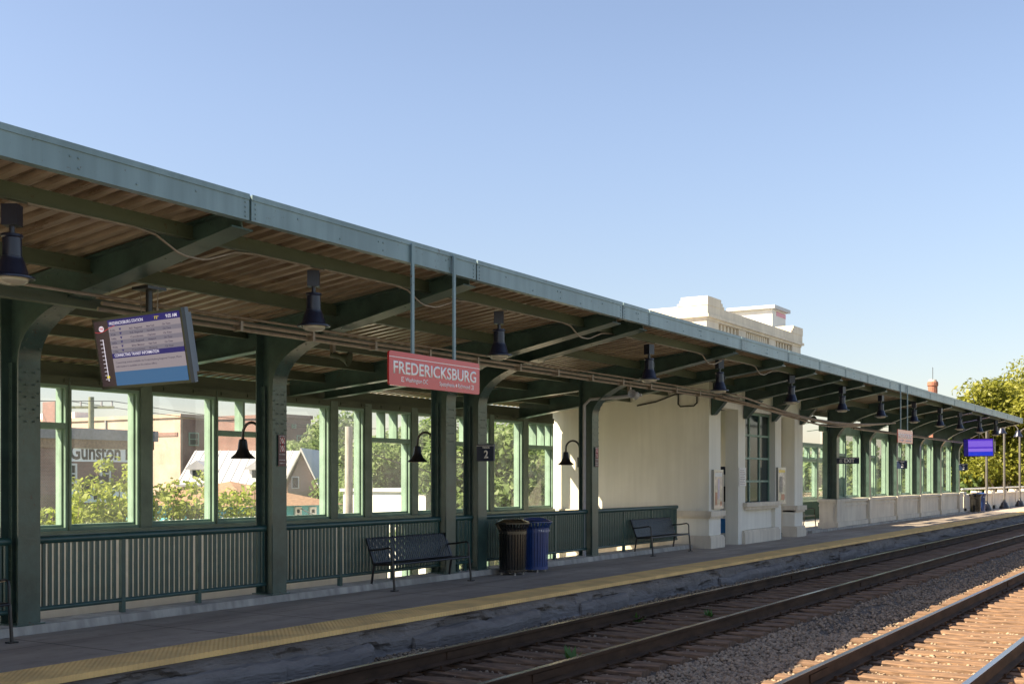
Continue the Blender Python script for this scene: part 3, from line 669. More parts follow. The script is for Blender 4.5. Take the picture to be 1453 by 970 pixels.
def column(X, z0, label, full=True, group='riveted canopy columns'):
    t = thing('canopy_column', label, 'column', (X, YC+CD/2, z0), group=group)
    pts = arm_path(X, z0)
    b = MB(); plate_along(b, pts, X, CW, .016)
    # rivets on the front plate above the gusset line and round the haunch
    z = 2.26
    while z < 2.9:
        for dx in (-.05, .05): b.rivet((X+dx, YC-.0165, z), (0,-1,0), .012)
        for dx in (-.11, .11): b.rivet((X+dx, YC-.0165, z+.045), (0,-1,0), .011)
        z += .13
    for i in range(2, 12):
        a, d = Vector(pts[i]), Vector(pts[i+1]); tt = (d-a).normalized(); nn = (0, tt.y*1, -tt.x)
        nn = Vector((0, -abs(tt.y) if True else 0, -abs(tt.x))).normalized()
        p = (a+d)/2
        for dx in (-.095, .095): b.rivet((X+dx, p.x-.0165*abs(tt.y), p.y-.0165*abs(tt.x)), nn, .014)
    b.build('front_flange', M['green'], t, smooth=True)
    # thicker cover plate ends at the gusset line
    # web of column and arm
    top = [(y, ZD(X, y)-.008) for y in (YF(X)+.12, YC+CD)]
    poly = [(y+.006 if i < 2 else y, zz+.002) for i, (y, zz) in enumerate(pts)]+[top[0], top[1], (YC+CD-.017, z0)]
    w = MB().prism_x(poly, X-.009, X+.009)
    for sgn in (-1,):
        zz = z0+.12
        while zz < 2.85:
            for yy in (YC+.055, YC+CD-.055): w.rivet((X-.05, yy, zz), (-1,0,0), .011)
            zz += .115
        # angle legs either side of the web
        for y0 in (YC+.004, YC+CD-.085): w.box(X-.049, X-.010, y0+.001, y0+.08, z0, 2.9)
        yy = YF(X)+.35
        while yy < YC-.3:
            zb = pts[-1][1]+(yy-pts[-1][0])*(pts[-2][1]-pts[-1][1])/(pts[-2][0]-pts[-1][0])
            w.rivet((X-.0095, yy, zb+.05), (-1,0,0), .011); w.rivet((X-.0095, yy, ZD(X, yy)-.05), (-1,0,0), .011); yy += .16
    w.build('web_plate', M['green'], t)
    r = MB().box(X-CW, X+CW, YC+CD-.016, YC+CD, z0, ZD(X, YC+CD)-.02)
    zz = z0+.1
    r.build('rear_flange', M['green'], t)
    f = MB(); f.box(X-CW-.04, X+CW+.04, YC-.03, YC+CD+.03, z0-.001, z0+.018)
    f.build('base_plate', M['green'], t)
    # top flange of arm and the rear beam back to the wall
    tf = MB(); xs_ = (YF(X)+.12, 14.43)
    ys_ = [xs_[0]+(xs_[1]-xs_[0])*i/6 for i in range(7)]
    for y0, y1 in zip(ys_, ys_[1:]):
        tf.hexa([(X-.09, y0, ZD(X,y0)-.016), (X+.09, y0, ZD(X,y0)-.016), (X+.09, y1, ZD(X,y1)-.016), (X-.09, y1, ZD(X,y1)-.016)], [(X-.09, y0, ZD(X,y0)-.003), (X+.09, y0, ZD(X,y0)-.003), (X+.09, y1, ZD(X,y1)-.003), (X-.09, y1, ZD(X,y1)-.003)])
    tf.build('top_flange', M['green'], t)
    if full:
        rb = MB(); y0, y1 = YC+CD+.002, 14.43
        rb.prism_x([(y0, ZD(X,y0)-.36), (y1, ZD(X,y1)-.26), (y1, ZD(X,y1)-.018), (y0, ZD(X,y0)-.018)], X-.008, X+.008)
        rb.hexa([(X-.08, y0, ZD(X,y0)-.375), (X+.08, y0, ZD(X,y0)-.375), (X+.08, y1, ZD(X,y1)-.275), (X-.08, y1, ZD(X,y1)-.275)], [(X-.08, y0, ZD(X,y0)-.361), (X+.08, y0, ZD(X,y0)-.361), (X+.08, y1, ZD(X,y1)-.261), (X-.08, y1, ZD(X,y1)-.261)])
        rb.build('rear_beam', M['green'], t)
    return t
cols = [(-.2, .09, 'dark green riveted column standing beyond the left end of the first bench'), (3.9, .09, 'dark green riveted column beside the left bench, its arm running over the leftmost lamp'),
        (7.85, .09, 'wide dark green riveted column at the left edge, next to the tilted departure screen'), (11.69, .09, 'dark green riveted column carrying a maroon no smoking notice, left of the middle bench'),
        (15.74, .09, 'left one of the paired dark green columns, just behind the end of the middle bench'), (16.69, .09, 'dark green column carrying the TRACK 2 sign, behind the black bin'),
        (20.85, .09, 'dark green column with a grey conduit running up it, left of the second bench'),
        (37.9, .97, 'column at the near corner of the glazed pavilion with the EXIT sign'), (41.9, .97, 'second column of the glazed pavilion, left of the hanging far station sign'),
        (45.9, .97, 'pavilion column carrying a small track sign, behind the far station sign'), (49.8, .97, 'fourth column of the glazed pavilion on the low stone wall'),
        (53.8, .97, 'fifth column of the glazed pavilion, left of the purple screen'), (57.9, .97, 'last column of the glazed pavilion, at the end of the canopy')]
for X, z0, lb in cols: column(X, z0, lb, full=X < 30)
# arms at the building, without columns
def arm(X, label):
    t = thing('canopy_beam', label, 'beam', (X, 10.44, ZD(X, 10.44)-.35), group='canopy beams springing from the building')
    tip = YF(X)+.10; zt = ZT(X)-.30; yr = 10.43 if 25.5 < X < 33 else 14.43
    zr = ZD(X, yr)-.36
    b = MB().prism_x([(tip, zt), (yr, zr), (yr, ZD(X, yr)-.008), (tip, ZD(X, tip)-.008)], X-.009, X+.009)
    yy = tip+.3
    while yy < 10.2:
        k = (yy-tip)/(yr-tip); b.rivet((X-.0095, yy, zt+(zr-zt)*k+.05), (-1,0,0), .011); b.rivet((X-.0095, yy, ZD(X, yy)-.05), (-1,0,0), .011); yy += .17
    b.build('web_plate', M['green'], t)
    f = MB().hexa([(X-.12, tip, zt-.016), (X+.12, tip, zt-.016), (X+.12, yr, zr-.016), (X-.12, yr, zr-.016)], [(X-.12, tip, zt-.001), (X+.12, tip, zt-.001), (X+.12, yr, zr-.001), (X-.12, yr, zr-.001)])
    f.build('bottom_flange', M['green'], t)
    if yr < 11:
        g = MB().prism_x([(10.43, zr-.02), (10.43, zr-.42), (10.36, zr-.40), (9.98, zr-.02+.05)], X-.10, X+.10); g.build('corbel', M['green'], t)
for X, lb in ((23.7, 'canopy beam over the second bench, just left of the cream building'), (25.95, 'canopy beam and corbel at the near corner of the cream building'), (28.1, 'canopy beam and corbel left of the barred window'),
              (30.2, 'canopy beam and corbel over the right end of the barred window'), (32.6, 'canopy beam and corbel at the far corner of the cream building')): arm(X, lb)

# ------------------------------------------------------------------ window wall behind the railing
HZ = 3.02; SZ = .89
wall = thing('window_wall', 'long green framed window wall behind the railing, looking out over the town', 'window wall', (16, YW, -.6))
def window(parent, x0, x1, Y0, z0, z1, trans=None, nb=0, dp=.22, name='window'):
    e = .045; b = MB()
    b.box(x0, x0+e, Y0, Y0+dp, z0, z1); b.box(x1-e, x1, Y0, Y0+dp, z0, z1)
    b.box(x0+e, x1-e, Y0, Y0+dp, z0, z0+e); b.box(x0+e, x1-e, Y0, Y0+dp, z1-e, z1)
    # inner sash, stepped back
    i0, i1 = x0+e, x1-e
    b.box(i0, i0+.025, Y0+.06, Y0+.14, z0+e, z1-e); b.box(i1-.025, i1, Y0+.06, Y0+.14, z0+e, z1-e)
    b.box(i0+.025, i1-.025, Y0+.06, Y0+.14, z0+e, z0+e+.04)
    if trans:
        b.box(i0+.0005, i1-.0005, Y0+.004, Y0+dp-.01, trans-.045, trans+.045)
        for k in range(1, nb): 
            xb = i0+(i1-i0)*k/nb; b.box(xb-.025, xb+.025, Y0+.008, Y0+dp-.014, trans+.045, z1-e)
    o = b.build(name, M['frame'], parent)
    MB().box(i0+.003, i1-.003, Y0+.10, Y0+.104, z0+e+.002, z1-e-.002).build('pane', M['glass'], o)
    return o
specs = [(-75, 15, None, 0), (20, 96.5, 1, 1), (98, 198, None, 0), (214, 306, None, 0), (307, 384, 1, 2), (398, 468, None, 0), (478, 516.5, None, 0), (526, 583, 1, 3), (592, 640, None, 0), (646, 694, 1, 3), (700, 741.5, None, 0), (748.5, 785.5, 1, 3)]
XE = XP(786, YW)          # end wall of the building
edges = []
for a, d, tr, nb in specs:
    x0, x1 = XP(a, YW), min(XP(d, YW), XE-.03)
    edges.append((x0, x1))
    window(wall, x0, x1, YW, SZ, HZ, trans=2.42 if tr else None, nb=nb)
XL0 = XP(548, YW)         # beyond this the wall is glazed below the sill too
pb = []
for (a0, a1), (b0, b1) in zip(edges, edges[1:]):
    zb = -.6 if a1 > XL0 else SZ-.10
    MB().box(a1+.002, b0-.002, YW-.03, YW+.24, zb, HZ+.10).build('post', M['olive'], wall)
MB().box(XP(-200, YW), edges[0][0]-.002, YW-.02, YW+.24, SZ-.1, HZ+.1).build('panel', M['frame'], wall)
MB().box(XP(-200, YW), XE-.02, YW-.05, YW+.26, SZ-.06, SZ-.002).build('sill', M['olive'], wall)
hb = MB().box(XP(-200, YW), XE-.02, YW-.02, YW+.20, HZ+.002, HZ+.13)
hb.box(XP(-200, YW), XE-.02, YW+.02, YW+.16, HZ+.131, 3.345)
for i in range(60):
    xh = 8+.62*i
    if xh < XE-.2: hb.box(xh-.10, xh+.10, YW-.035, YW-.021, HZ+.05, HZ+.062); hb.box(xh-.10, xh-.088, YW-.035, YW-.021, HZ+.03, HZ+.09)
hb.build('header', M['purlin'], wall)
for (x0, x1) in edges:
    if x0 > XL0-1.2: window(wall, max(x0, XL0), x1, YW, -.55, SZ-.065, dp=.2, name='lower_window')
o = MB().box(-14, XL0-.02, YW-.02, YW+.26, -.62, SZ-.062).build('parapet_wall', M['cream'], org=(8, YW, -.62)); o.location = (8, YW, -.62)
tag(o, 'low cream parapet wall below the windows, seen through the railing', 'wall')
# wall behind the far gap and beyond the building
XG0, XG1 = 37.0, 58.0
gw = thing('window_wall', 'dark framed window wall in the gap between building and pavilion', 'window wall', (46, YW, -.6))
MB().box(43.0, 51.2, YW, YW+.22, -.6, .70).build('panel', M['matt_green'], gw)
MB().box(43.0, 51.2, YW-.01, YW+.23, .702, .80).build('sill', M['frame'], gw)
xg = 43.2
while xg < 50:
    window(gw, xg, xg+2.0, YW, .81, 2.35, dp=.2); window(gw, xg, xg+.98, YW, 2.42, 2.95, dp=.2); window(gw, xg+1.02, xg+2.0, YW, 2.42, 2.95, dp=.2)
    MB().box(xg-.19, xg-.002, YW-.02, YW+.2, .802, 2.95).build('post', M['green'], gw)
    MB().box(xg+.0, xg+2.0, YW-.01, YW+.19, 2.352, 2.418).build('rail_bar', M['green'], gw)
    xg += 2.19
MB().box(43.0, 51.2, YW-.02, YW+.2, 2.952, 3.08).build('header', M['green'], gw)

# ------------------------------------------------------------------ railings
YH = 11.03
def railing(x0, x1, label):
    t = thing('railing', label, 'railing', ((x0+x1)/2, YH, .09), group='green railings between the columns')
    zt, zb = .985, .235
    MB().tube([(x0, YH, zt), (x1, YH, zt)], .045, 12).build('top_rail', M['rail_green'], t, smooth=True)
    MB().tube([(x0, YH, zb), (x1, YH, zb)], .027, 10).build('bottom_rail', M['rail_green'], t, smooth=True)
    np_ = 3; L = x1-x0
    me = None; n = int(L/.079)
    for k in range(1, np_):
        xp = x0+L*k/np_
        MB().box(xp-.028, xp+.028, YH-.027, YH+.027, .088, zt-.035).build('rail_post', M['rail_green'], t)
    for k in range(n+1):
        xb = x0+.04+(L-.08)*k/n
        if min(abs(xb-x0-L*j/np_) for j in (1, 2)) < .04: continue
        if me is None:
            o = MB().box(-.018, .018, -.015, .015, zb-.09+.02, zt-.09-.03).build('baluster', M['rail_green'], t, org=(0,0,0)); me = o.data
        else:
            o = bpy.data.objects.new('baluster', me); C.objects.link(o); o.parent = t
        o.location = (xb-(x0+x1)/2, 0, 0)
for x0, x1, lb in ((.0, 3.76, 'green railing at the far left, before the first bench'), (4.06, 7.70, 'green railing behind the bench cut by the left edge of the photo'), (8.0, 11.54, 'green barred railing below the departure screen, cream wall showing through'),
                   (11.84, 15.59, 'green barred railing behind the middle bench'), (15.89, 16.54, 'short green railing between the paired columns'),
                   (16.84, 20.70, 'green barred railing behind the black and blue bins'), (21.0, 25.2, 'green railing behind the second bench, ending at the cream building')):
    railing(x0, x1, lb)

# ------------------------------------------------------------------ the cream building
YB = 10.45; X0, X1 = XE, 32.8
X0 = XP(1006, YB)
bld = thing('station_building', 'cream plastered station building with pilasters, barred window and carved attic above the canopy', 'building', (X0, YB, 0))
HW = 3.95
# openings in the front wall (x ranges)
o1 = (XP(1022.5, YB), XP(1047.5, YB)); win = (XP(1057.5, YB), XP(1100, YB)); o2 = (XP(1108.5, YB), XP(1127.5, YB)); X1 = XP(1139, YB)
ZO = 3.36; TW = .34
b = MB()
for a, d in ((X0, o1[0]), (o1[1], win[0]), (win[1], o2[0]), (o2[1], X1)): b.box(a, d, YB, YB+TW, 0, ZO)
b.box(X0, X1, YB, YB+TW, ZO, HW)
b.build('front_wall', M['cream'], bld)
MB().box(win[0], win[1], YB+.10, YB+TW, 0, .97).build('apron_wall', M['cream'], bld)
MB().box(X0+.001, X0+.30, YB+TW, 14.9, -.6, HW).build('side_wall', M['cream'], bld)
MB().box(X1-.30, X1-.001, YB+TW, 14.9, -.6, HW).build('side_wall', M['cream'], bld)
b = MB().box(X0+.30, X1-.30, 14.6, 14.9, -.6, .9).box(X0+.30, X1-.30, 14.6, 14.9, 3.1, HW).box(X0+.30, X0+.9, 14.6, 14.9, .9, 3.1).box(X1-.9, X1-.30, 14.6, 14.9, .9, 3.1)
b.build('back_wall', M['cream'], bld)
window(bld, X0+.905, (X0+X1)/2-.005, 14.62, .905, 3.095); window(bld, (X0+X1)/2+.005, X1-.905, 14.62, .905, 3.095)
MB().box(X0+.30, X1-.30, YB+TW, 14.6, -.02, .002).build('floor_slab', M['conc'], bld)
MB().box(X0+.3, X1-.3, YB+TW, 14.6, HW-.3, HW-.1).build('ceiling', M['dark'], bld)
# mouldings: plinth, ledge band, on piers and side wall
b = MB()
def plinth(b, xa, xb, ya, yb2, top=.30):
    b.box(xa-.08, xb+.08, ya-.08, yb2, 0, top-.05); b.box(xa-.055, xb+.055, ya-.055, yb2, top-.05, top)
def ledge(b, xa, xb, ya, yb2, z=.70):
    b.box(xa-.05, xb+.05, ya-.05, yb2, z, z+.05); b.box(xa-.095, xb+.095, ya-.095, yb2, z+.05, z+.18)
plinth(b, X0, o1[0]-.002, YB, YB+TW+.01); ledge(b, X0, o1[0]-.002, YB, YB+TW+.01)
plinth(b, o2[1]+.05, X1, YB, YB+TW+.01); ledge(b, o2[1]+.05, X1, YB, YB+TW+.01)
plinth(b, win[0]-.15, win[1]+.1, YB, YB+.099, .34)
b.box(win[0]-.18, win[1]+.14, YB-.12, YB+.098, .93, 1.04); b.box(win[0]-.13, win[1]+.09, YB-.06, YB+.097, .86, .93)
b.box(X0-.078, X0, YB+TW+.012, 14.45, -.6, .25); b.box(X0-.053, X0, YB+TW+.012, 14.45, .25, .30)
b.box(X0-.048, X0, YB+TW+.012, 14.45, .70, .75); b.box(X0-.093, X0, YB+TW+.012, 14.45, .75, .88)
b.build_each('moulding', M['stone'], bld)
# barred window
wb = MB(); wx0, wx1 = win[0]+.002, win[1]-.002; yq = YB+.16
wb.box(wx0, wx0+.05, yq, yq+.06, .98, ZO-.002); wb.box(wx1-.05, wx1, yq, yq+.06, .98, ZO-.002); wb.box(wx0+.05, wx1-.05, yq, yq+.06, .98, 1.03); wb.box(wx0+.05, wx1-.05, yq, yq+.06, ZO-.06, ZO-.002)
for k in (1, 2): xk = wx0+(wx1-wx0)*k/3; wb.box(xk-.03, xk+.03, yq+.002, yq+.055, 1.03, ZO-.06)
for k in (1, 2, 3): zk = .98+(ZO-.98)*k/4; wb.box(wx0+.05, wx1-.05, yq-.004, yq+.05, zk-.025, zk+.025)
wo = wb.build('window', M['frame'], bld)
MB().box(wx0+.052, wx1-.052, yq+.03, yq+.036, 1.032, ZO-.062).build('pane', M['dkglass'], wo)
# attic above the roof
ya = YB+.06; zt = 5.74
b = MB()
b.box(X0+.02, X1-.02, ya+.12, 15.6, HW, 5.12)                       # core
# front parapet with three baluster panels
ped = .62
b.box(X0, X0+.75, ya, ya+.65, HW, 5.40); b.box(X1-.75, X1, ya, ya+.65, HW, 5.40)
pan = [(X0+.75, X0+2.15), (X0+2.65, X1-2.65), (X1-2.15, X1-.75)]
for a, d in ((X0+2.15, X0+2.65), (X1-2.65, X1-2.15)): b.box(a, d, ya+.01, ya+.40, HW, 5.40)
b.box(X0+.75, X1-.75, ya+.02, ya+.40, HW, 4.75)
b.box(X0, X0+.40, ya+.65, 15.6, HW, 5.40)
b.box(X1-.40, X1, ya+.65, 15.6, HW, 5.40)
b.build('attic_wall', M['stone'], bld)
b = MB()
b.box(X0-.02, X1+.02, ya-.02, ya+.42, 5.402, 5.46); b.box(X0-.08, X1+.08, ya-.08, ya+.45, 5.46, 5.53); b.box(X0-.04, X1+.04, ya-.04, ya+.42, 5.53, zt)
b.box(X0-.02, X0+.42, ya+.421, 15.6, 5.402, 5.46); b.box(X0-.08, X0+.45, ya+.451, 15.6, 5.46, 5.53); b.box(X0-.04, X0+.42, ya+.421, 15.6, 5.53, zt)
b.box(X1-.42, X1+.02, ya+.421, 15.6, 5.402, 5.46); b.box(X1-.45, X1+.08, ya+.451, 15.6, 5.46, 5.53); b.box(X1-.42, X1+.04, ya+.421, 15.6, 5.53, zt)
# stepped corner blocks
for sx_ in (1, -1):
    xa = X0-.05 if sx_ > 0 else X1+.05
    def bx(l, d, z0, z1, yo=0): b.box(min(xa, xa+sx_*l), max(xa, xa+sx_*l), ya-.05, ya-.05+d, z0, z1)
    bx(1.05, .78, zt, zt+.06); bx(.95, .72, zt+.06, zt+.13); bx(.85, .68, zt+.13, zt+.21)
b.build('cornice', M['stone'], bld)
b = MB()
for (a, d), n in zip(pan, (6, 11, 6)):
    for k in range(n):
        xk = a+(d-a)*(k+.5)/n; b.box(xk-.055, xk+.055, ya+.06, ya+.16, 4.75, 5.402)
b.build_each('attic_baluster', M['stone'], bld)
MB().box(X0+.75, X1-.75, ya+.28, ya+.30, 4.75, 5.40).build('attic_back', M['stone'], bld)
# hut on the roof
hp = AT(1092, 470, 36)
hut = thing('rooftop_hut', 'small white hut with a red painted band on the roof behind the attic', 'hut', (hp.x, hp.y, 5.12))
hx, hy = hp.x, hp.y
MB().box(hx-.62, hx+.62, hy-.3, hy+1.0, 5.12, 6.80).build('hut_wall', M['white_paint'], hut)
MB().box(hx-.74, hx+.74, hy-.42, hy+1.12, 6.80, 6.90).build('hut_roof', M['white_metal'], hut)
MB().box(hx-.25, hx+.625, hy-.305, hy+.2, 6.62, 6.76).build('red_band', M['red'], hut)
# black cable loops on the side wall and conduit
ct = thing('wall_cable', 'black cable looping down the upper side wall of the cream building', 'cable', (X0-.03, 11.2, 2.9))
MB().tube([(X0-.03, 12.3, 3.42), (X0-.03, 11.8, 3.50), (X0-.03, 11.3, 3.66), (X0-.03, 10.6, 3.68)], .018, 6).tube([(X0-.03, 11.22, 3.66), (X0-.03, 11.22, 3.42), (X0-.03, 11.16, 3.36), (X0-.03, 10.82, 3.37), (X0-.03, 10.74, 3.44), (X0-.03, 10.74, 3.66)], .018, 6).build('cable_run', M['wire'], ct, smooth=True)
# poster cases, notice, machine
def poster(xa, xb, za, zb, label, pm, blocks):
    t = thing('poster_case', label, 'poster', ((xa+xb)/2, YB-.10, za), group=None)
    b = MB().box(xa, xb, YB-.05, YB-.002, za, zb)
    b.build('case', M['alu'], t)
    MB().box(xa+.05, xb-.05, YB-.056, YB-.051, za+.05, zb-.05).build('print', pm, t)
    for (u0, u1, v0, v1, mm) in blocks:
        MB().box(xa+.05+(xb-xa-.1)*u0, xa+.05+(xb-xa-.1)*u1, YB-.0585, YB-.0562, za+.05+(zb-za-.1)*v0, za+.05+(zb-za-.1)*v1).build('print_area', M[mm], t)
    MB().box(xa+.0, xb, YB-.063, YB-.0565, za, za+.05).box(xa, xb, YB-.063, YB-.0565, zb-.05, zb).box(xa, xa+.05, YB-.063, YB-.0565, za+.0505, zb-.0505).box(xb-.05, xb, YB-.063, YB-.0565, za+.0505, zb-.0505).build('case_frame', M['alu'], t)
poster(XP(1009.5, YB), XP(1023, YB), .92, 1.86, 'lit poster case with warm picture on the near pier of the cream building', M['poster'], [(.05, .95, .86, .97, 'paper'), (.42, .66, .22, .80, 'p_lilac'), (.10, .34, .06, .42, 'p_rust'), (.72, .92, .04, .16, 'p_rust')])
poster(XP(1101, YB), XP(1112, YB), .96, 1.95, 'poster case with dark print right of the barred window', M['poster2'], [(.04, .96, .90, .98, 'p_yellow'), (.12, .60, .30, .78, 'p_dark'), (.40, .90, .06, .24, 'p_rust')])
nt_ = thing('notice_board', 'white printed notice on the narrow pier left of the barred window', 'notice', (XP(1052.5, YB), YB, 1.46))
MB().box(XP(1048, YB), XP(1057.5, YB), YB-.02, YB-.002, 1.46, 1.92).build('sheet', M['paper'], nt_)
b = MB()
for k in range(9): b.box(XP(1049, YB), XP(1056.2-(k % 3)*.7, YB), YB-.0225, YB-.0205, 1.50+k*.043, 1.515+k*.043)
b.build('print_lines', M['scr_text'], nt_)
vm = thing('ticket_machine', 'blue and white ticket machine just inside the near doorway of the cream building', 'machine', (28.6, 11.2, 0))
mx0, mx1 = 28.2, 29.0; my = 10.83
MB().box(mx0, mx1, my, my+.7, .0, 1.95).build('cabinet', M['mwhite'], vm)
MB().box(mx0-.004, mx1, my-.004, my+.704, .25, .62).build('blue_panel', M['mblue'], vm)
MB().box(mx0-.006, mx1, my-.006, my+.706, 1.75, 1.955).build('header_panel', M['navy'], vm)
MB().box(mx0-.006, mx0-.001, my+.05, my+.65, 1.05, 1.45).build('screen', M['dark'], vm)

# ------------------------------------------------------------------ pavilion with low panelled wall
pav = thing('pavilion_wall', 'low panelled stone wall carrying the glazed pavilion', 'wall', (48, YC, 0))
px0 = 37.45; pxe = 58.4
YPV = 10.86
b = MB().box(px0, pxe, YPV+.06, YPV+.52, 0, .88)
b.box(px0-.05, pxe+.05, YPV-.02, YPV+.56, .88, .97)
b.box(px0-.04, pxe+.04, YPV-.02, YPV+.55, 0, .22)
b.box(px0-.02, pxe+.02, YPV+.02, YPV+.53, .74, .80)
b.build('wall_body', M['stone'], pav)
b = MB()
for X, z0, lb in cols:
    if X > 35: b.box(X-.42, X+.42, YPV-.055, YPV+.30, 0, .885); b.box(X-.46, X+.46, YPV-.095, YPV+.30, 0, .24); b.box(X-.46, X+.46, YPV-.075, YPV+.30, .885, .9685)
b.build_each('pilaster', M['stone'], pav, per=3)
pw = thing('pavilion_glazing', 'tall light green window frames of the glazed pavilion between its columns', 'windows', (48, 11.3, .97))
pc = [c[0] for c in cols if c[0] > 35]
for a, d in zip(pc, pc[1:]):
    x0, x1 = a+.17, d-.17; m_ = x0+(x1-x0)*.52
    window(pw, x0, m_-.03, 11.24, .975, 3.18, trans=2.45, nb=3)
    window(pw, m_+.03, x1, 11.24, .975, 3.18)
    MB().box(m_-.028, m_+.028, 11.22, 11.45, .975, 3.18).build('mullion', M['frame'], pw)
MB().box(px0, pxe, 11.235, 11.40, 3.182, 3.42).build('header', M['frame'], pw)
# kerb in front of the pavilion
struct(MB().box(34.5, 62, 10.70, 10.84, 0, .07).build('kerb', M['conc']))
# balustrade continuing beyond
bw = thing('balustrade_wall', 'pale stone balustrade wall running on beyond the end of the canopy', 'wall', (75, 11, 0))
b = MB().box(59.0, 130, 10.95, 11.25, 0, .78); b.box(59, 130, 10.88, 11.32, .78, .86); b.box(59, 130, 10.9, 11.3, 0, .2)
for i in range(18): b.box(59+i*4, 59.7+i*4, 10.90, 11.31, 0, 1.0)
b.build('wall_body', M['stone'], bw)
MB().tube([(59.5, 11.1, 1.12), (130, 11.1, 1.12)], .04, 8).build('top_rail', M['white_paint'], bw)

# ------------------------------------------------------------------ lamps
def dome_lamp():
    t = thing('dome_lamp', 'x', 'lamp', (0,0,0), group='navy dome lamps hanging under the canopy')
    MB().box(-.06, .06, -.065, .065, -.17, 0).build('junction_box', M['lamp'], t, org=(0,0,0))
    b = MB().lathe([(.022, -.17), (.022, -.235), (.085, -.24), (.088, -.26), (.075, -.27), (.078, -.42), (.088, -.425), (.088, -.44), (.10, -.46), (.128, -.56), (.135, -.572), (.178, -.585), (.18, -.60), (.165, -.605), (.12, -.59), (.03, -.5)], n=24)
    b.tube([(.085, 0, -.30), (.115, 0, -.30), (.115, 0, -.38), (.085, 0, -.40)], .012, 6)
    b.build('bell_shade', M['lamp'], t, smooth=True, org=(0,0,0))
    MB().lathe([(.13, -.592), (.125, -.62), (.09, -.645), (.001, -.655)], n=20).build('glass_lens', M['lens'], t, smooth=True, org=(0,0,0))
    return t
lamps = [(17, 'navy dome lamp at the left edge of the photo, left of the departure screen'), (445, 'navy dome lamp hanging between the departure screen and the red station sign'), (708, 'navy dome lamp just right of the red station sign'),
         (921, 'navy dome lamp with a black cable loop, over the second bench'), (1021, 'navy dome lamp at the near corner of the cream building'), (1123, 'navy dome lamp at the far end of the cream building front'),
         (1195, 'navy dome lamp over the gap between building and pavilion'), (1250, 'navy dome lamp left of the far hanging station sign'), (1297, 'navy dome lamp right of the far hanging station sign'),
         (1334, 'fourth navy dome lamp from the far end of the canopy'), (1362, 'navy dome lamp over the left edge of the purple screen'), (1390, 'navy dome lamp above the right part of the purple screen'), (1413, 'last navy dome lamp at the far end of the canopy')]
lp = dome_lamp()
for i, (px, lb) in enumerate(lamps):
    X = XP(px, 8.44); o = lp if i == 0 else copy_tree(lp)
    o.location = (X, 8.44, ZD(X, 8.44)-.185); o.rotation_euler = (0, 0, rnd.uniform(-1, 1)); o['label'] = lb
def goose():
    t = thing('gooseneck_lamp', 'x', 'lamp', (0,0,0), group='bell shaped gooseneck lamps on the columns')
    path = [(0, 0, 0), (0, 0, .10)]+[(0, .16-.16*math.cos(a), .28+.16*math.sin(a)) for a in [math.pi*i/10 for i in range(11)]]+[(0, .32, .22)]
    MB().tube(path, .02, 8).build('arm', M['black'], t, smooth=True, org=(0,0,0))
    MB().box(-.045, .045, -.05, .03, -.10, .10).build('mount', M['black'], t, org=(0,0,0))
    MB().lathe([(.02, .22), (.05, .21), (.062, .16), (.07, .08), (.10, .02), (.165, -.04), (.168, -.055), (.10, -.02), (.02, .05)], (0, .32, 0), 22).build('bell_shade', M['black'], t, smooth=True, org=(0,0,0))
    return t
g0 = goose()
for i, (X, lb) in enumerate(((11.69, 'black gooseneck bell lamp on the column with the maroon notice'), (15.74, 'black gooseneck bell lamp on the left one of the paired columns'), (20.85, 'black gooseneck bell lamp against the sunlit cream wall'))):
    o = g0 if i == 0 else copy_tree(g0); o.location = (X, YC+CD+.051, 1.98); o['label'] = lb

# ------------------------------------------------------------------ conduits, speakers
t = thing('conduit_run', 'pair of long pale conduits running under the canopy arms along the platform', 'conduit', (8, 9.85, 3.4))
def cz(X): return ZD(X, 9.8)-.47
for k, (dy, dz, r) in enumerate(((0, 0, .022), (.06, -.055, .022), (.0, .07, .016))):
    MB().tube([(X, 9.8+dy, cz(X)+dz) for X in (7.9 if k < 2 else -3, 12, 16, 20, 24, 26)], r, 8).build('conduit', M['galv'], t, smooth=True)
b = MB()
for X in np.arange(8.6, 26, 1.25): b.box(X-.02, X+.02, 9.77, 9.89, cz(X)-.085, cz(X)+.03)
b.build_each('clip', M['galv'], t)
t2 = thing('cable_tray', 'dark cable trunking running along the top of the columns', 'trunking', (8, 10.2, 3.4))
b = MB()
for a, d in ((-3, 8), (8, 16), (16, 25.6)): b.hexa([(a, 10.1, cz(a)-.02), (d, 10.1, cz(d)-.02), (d, 10.22, cz(d)-.02), (a, 10.22, cz(a)-.02)], [(a, 10.1, cz(a)+.09), (d, 10.1, cz(d)+.09), (d, 10.22, cz(d)+.09), (a, 10.22, cz(a)+.09)])
b.build_each('trunking', M['purlin'], t2)
t = thing('conduit_run', 'bundle of sagging conduits in front of the cream building up to the pavilion', 'conduit', (30, 9.5, 3.3))
for k in range(4):
    pts = []
    for i in range(12):
        X = 24.5+ i*1.25; pts.append((X, 9.3+.16*k+.2*math.sin(i*.5+k), 3.36-.02*k+.16*math.cos(i*.42+.5)))
    MB().tube(pts, .024, 8).build('conduit', M['galv'], t, smooth=True)
t = thing('conduit_run', 'pair of conduits running along the pavilion arches towards the far end', 'conduit', (48, 10.2, 3.2))
for k in range(3): MB().tube([(X, 10.25+.07*k, 3.24+.03*k) for X in (37.4, 42, 47, 52, 58.2)], .026, 8).build('conduit', M['galv'], t, smooth=True)
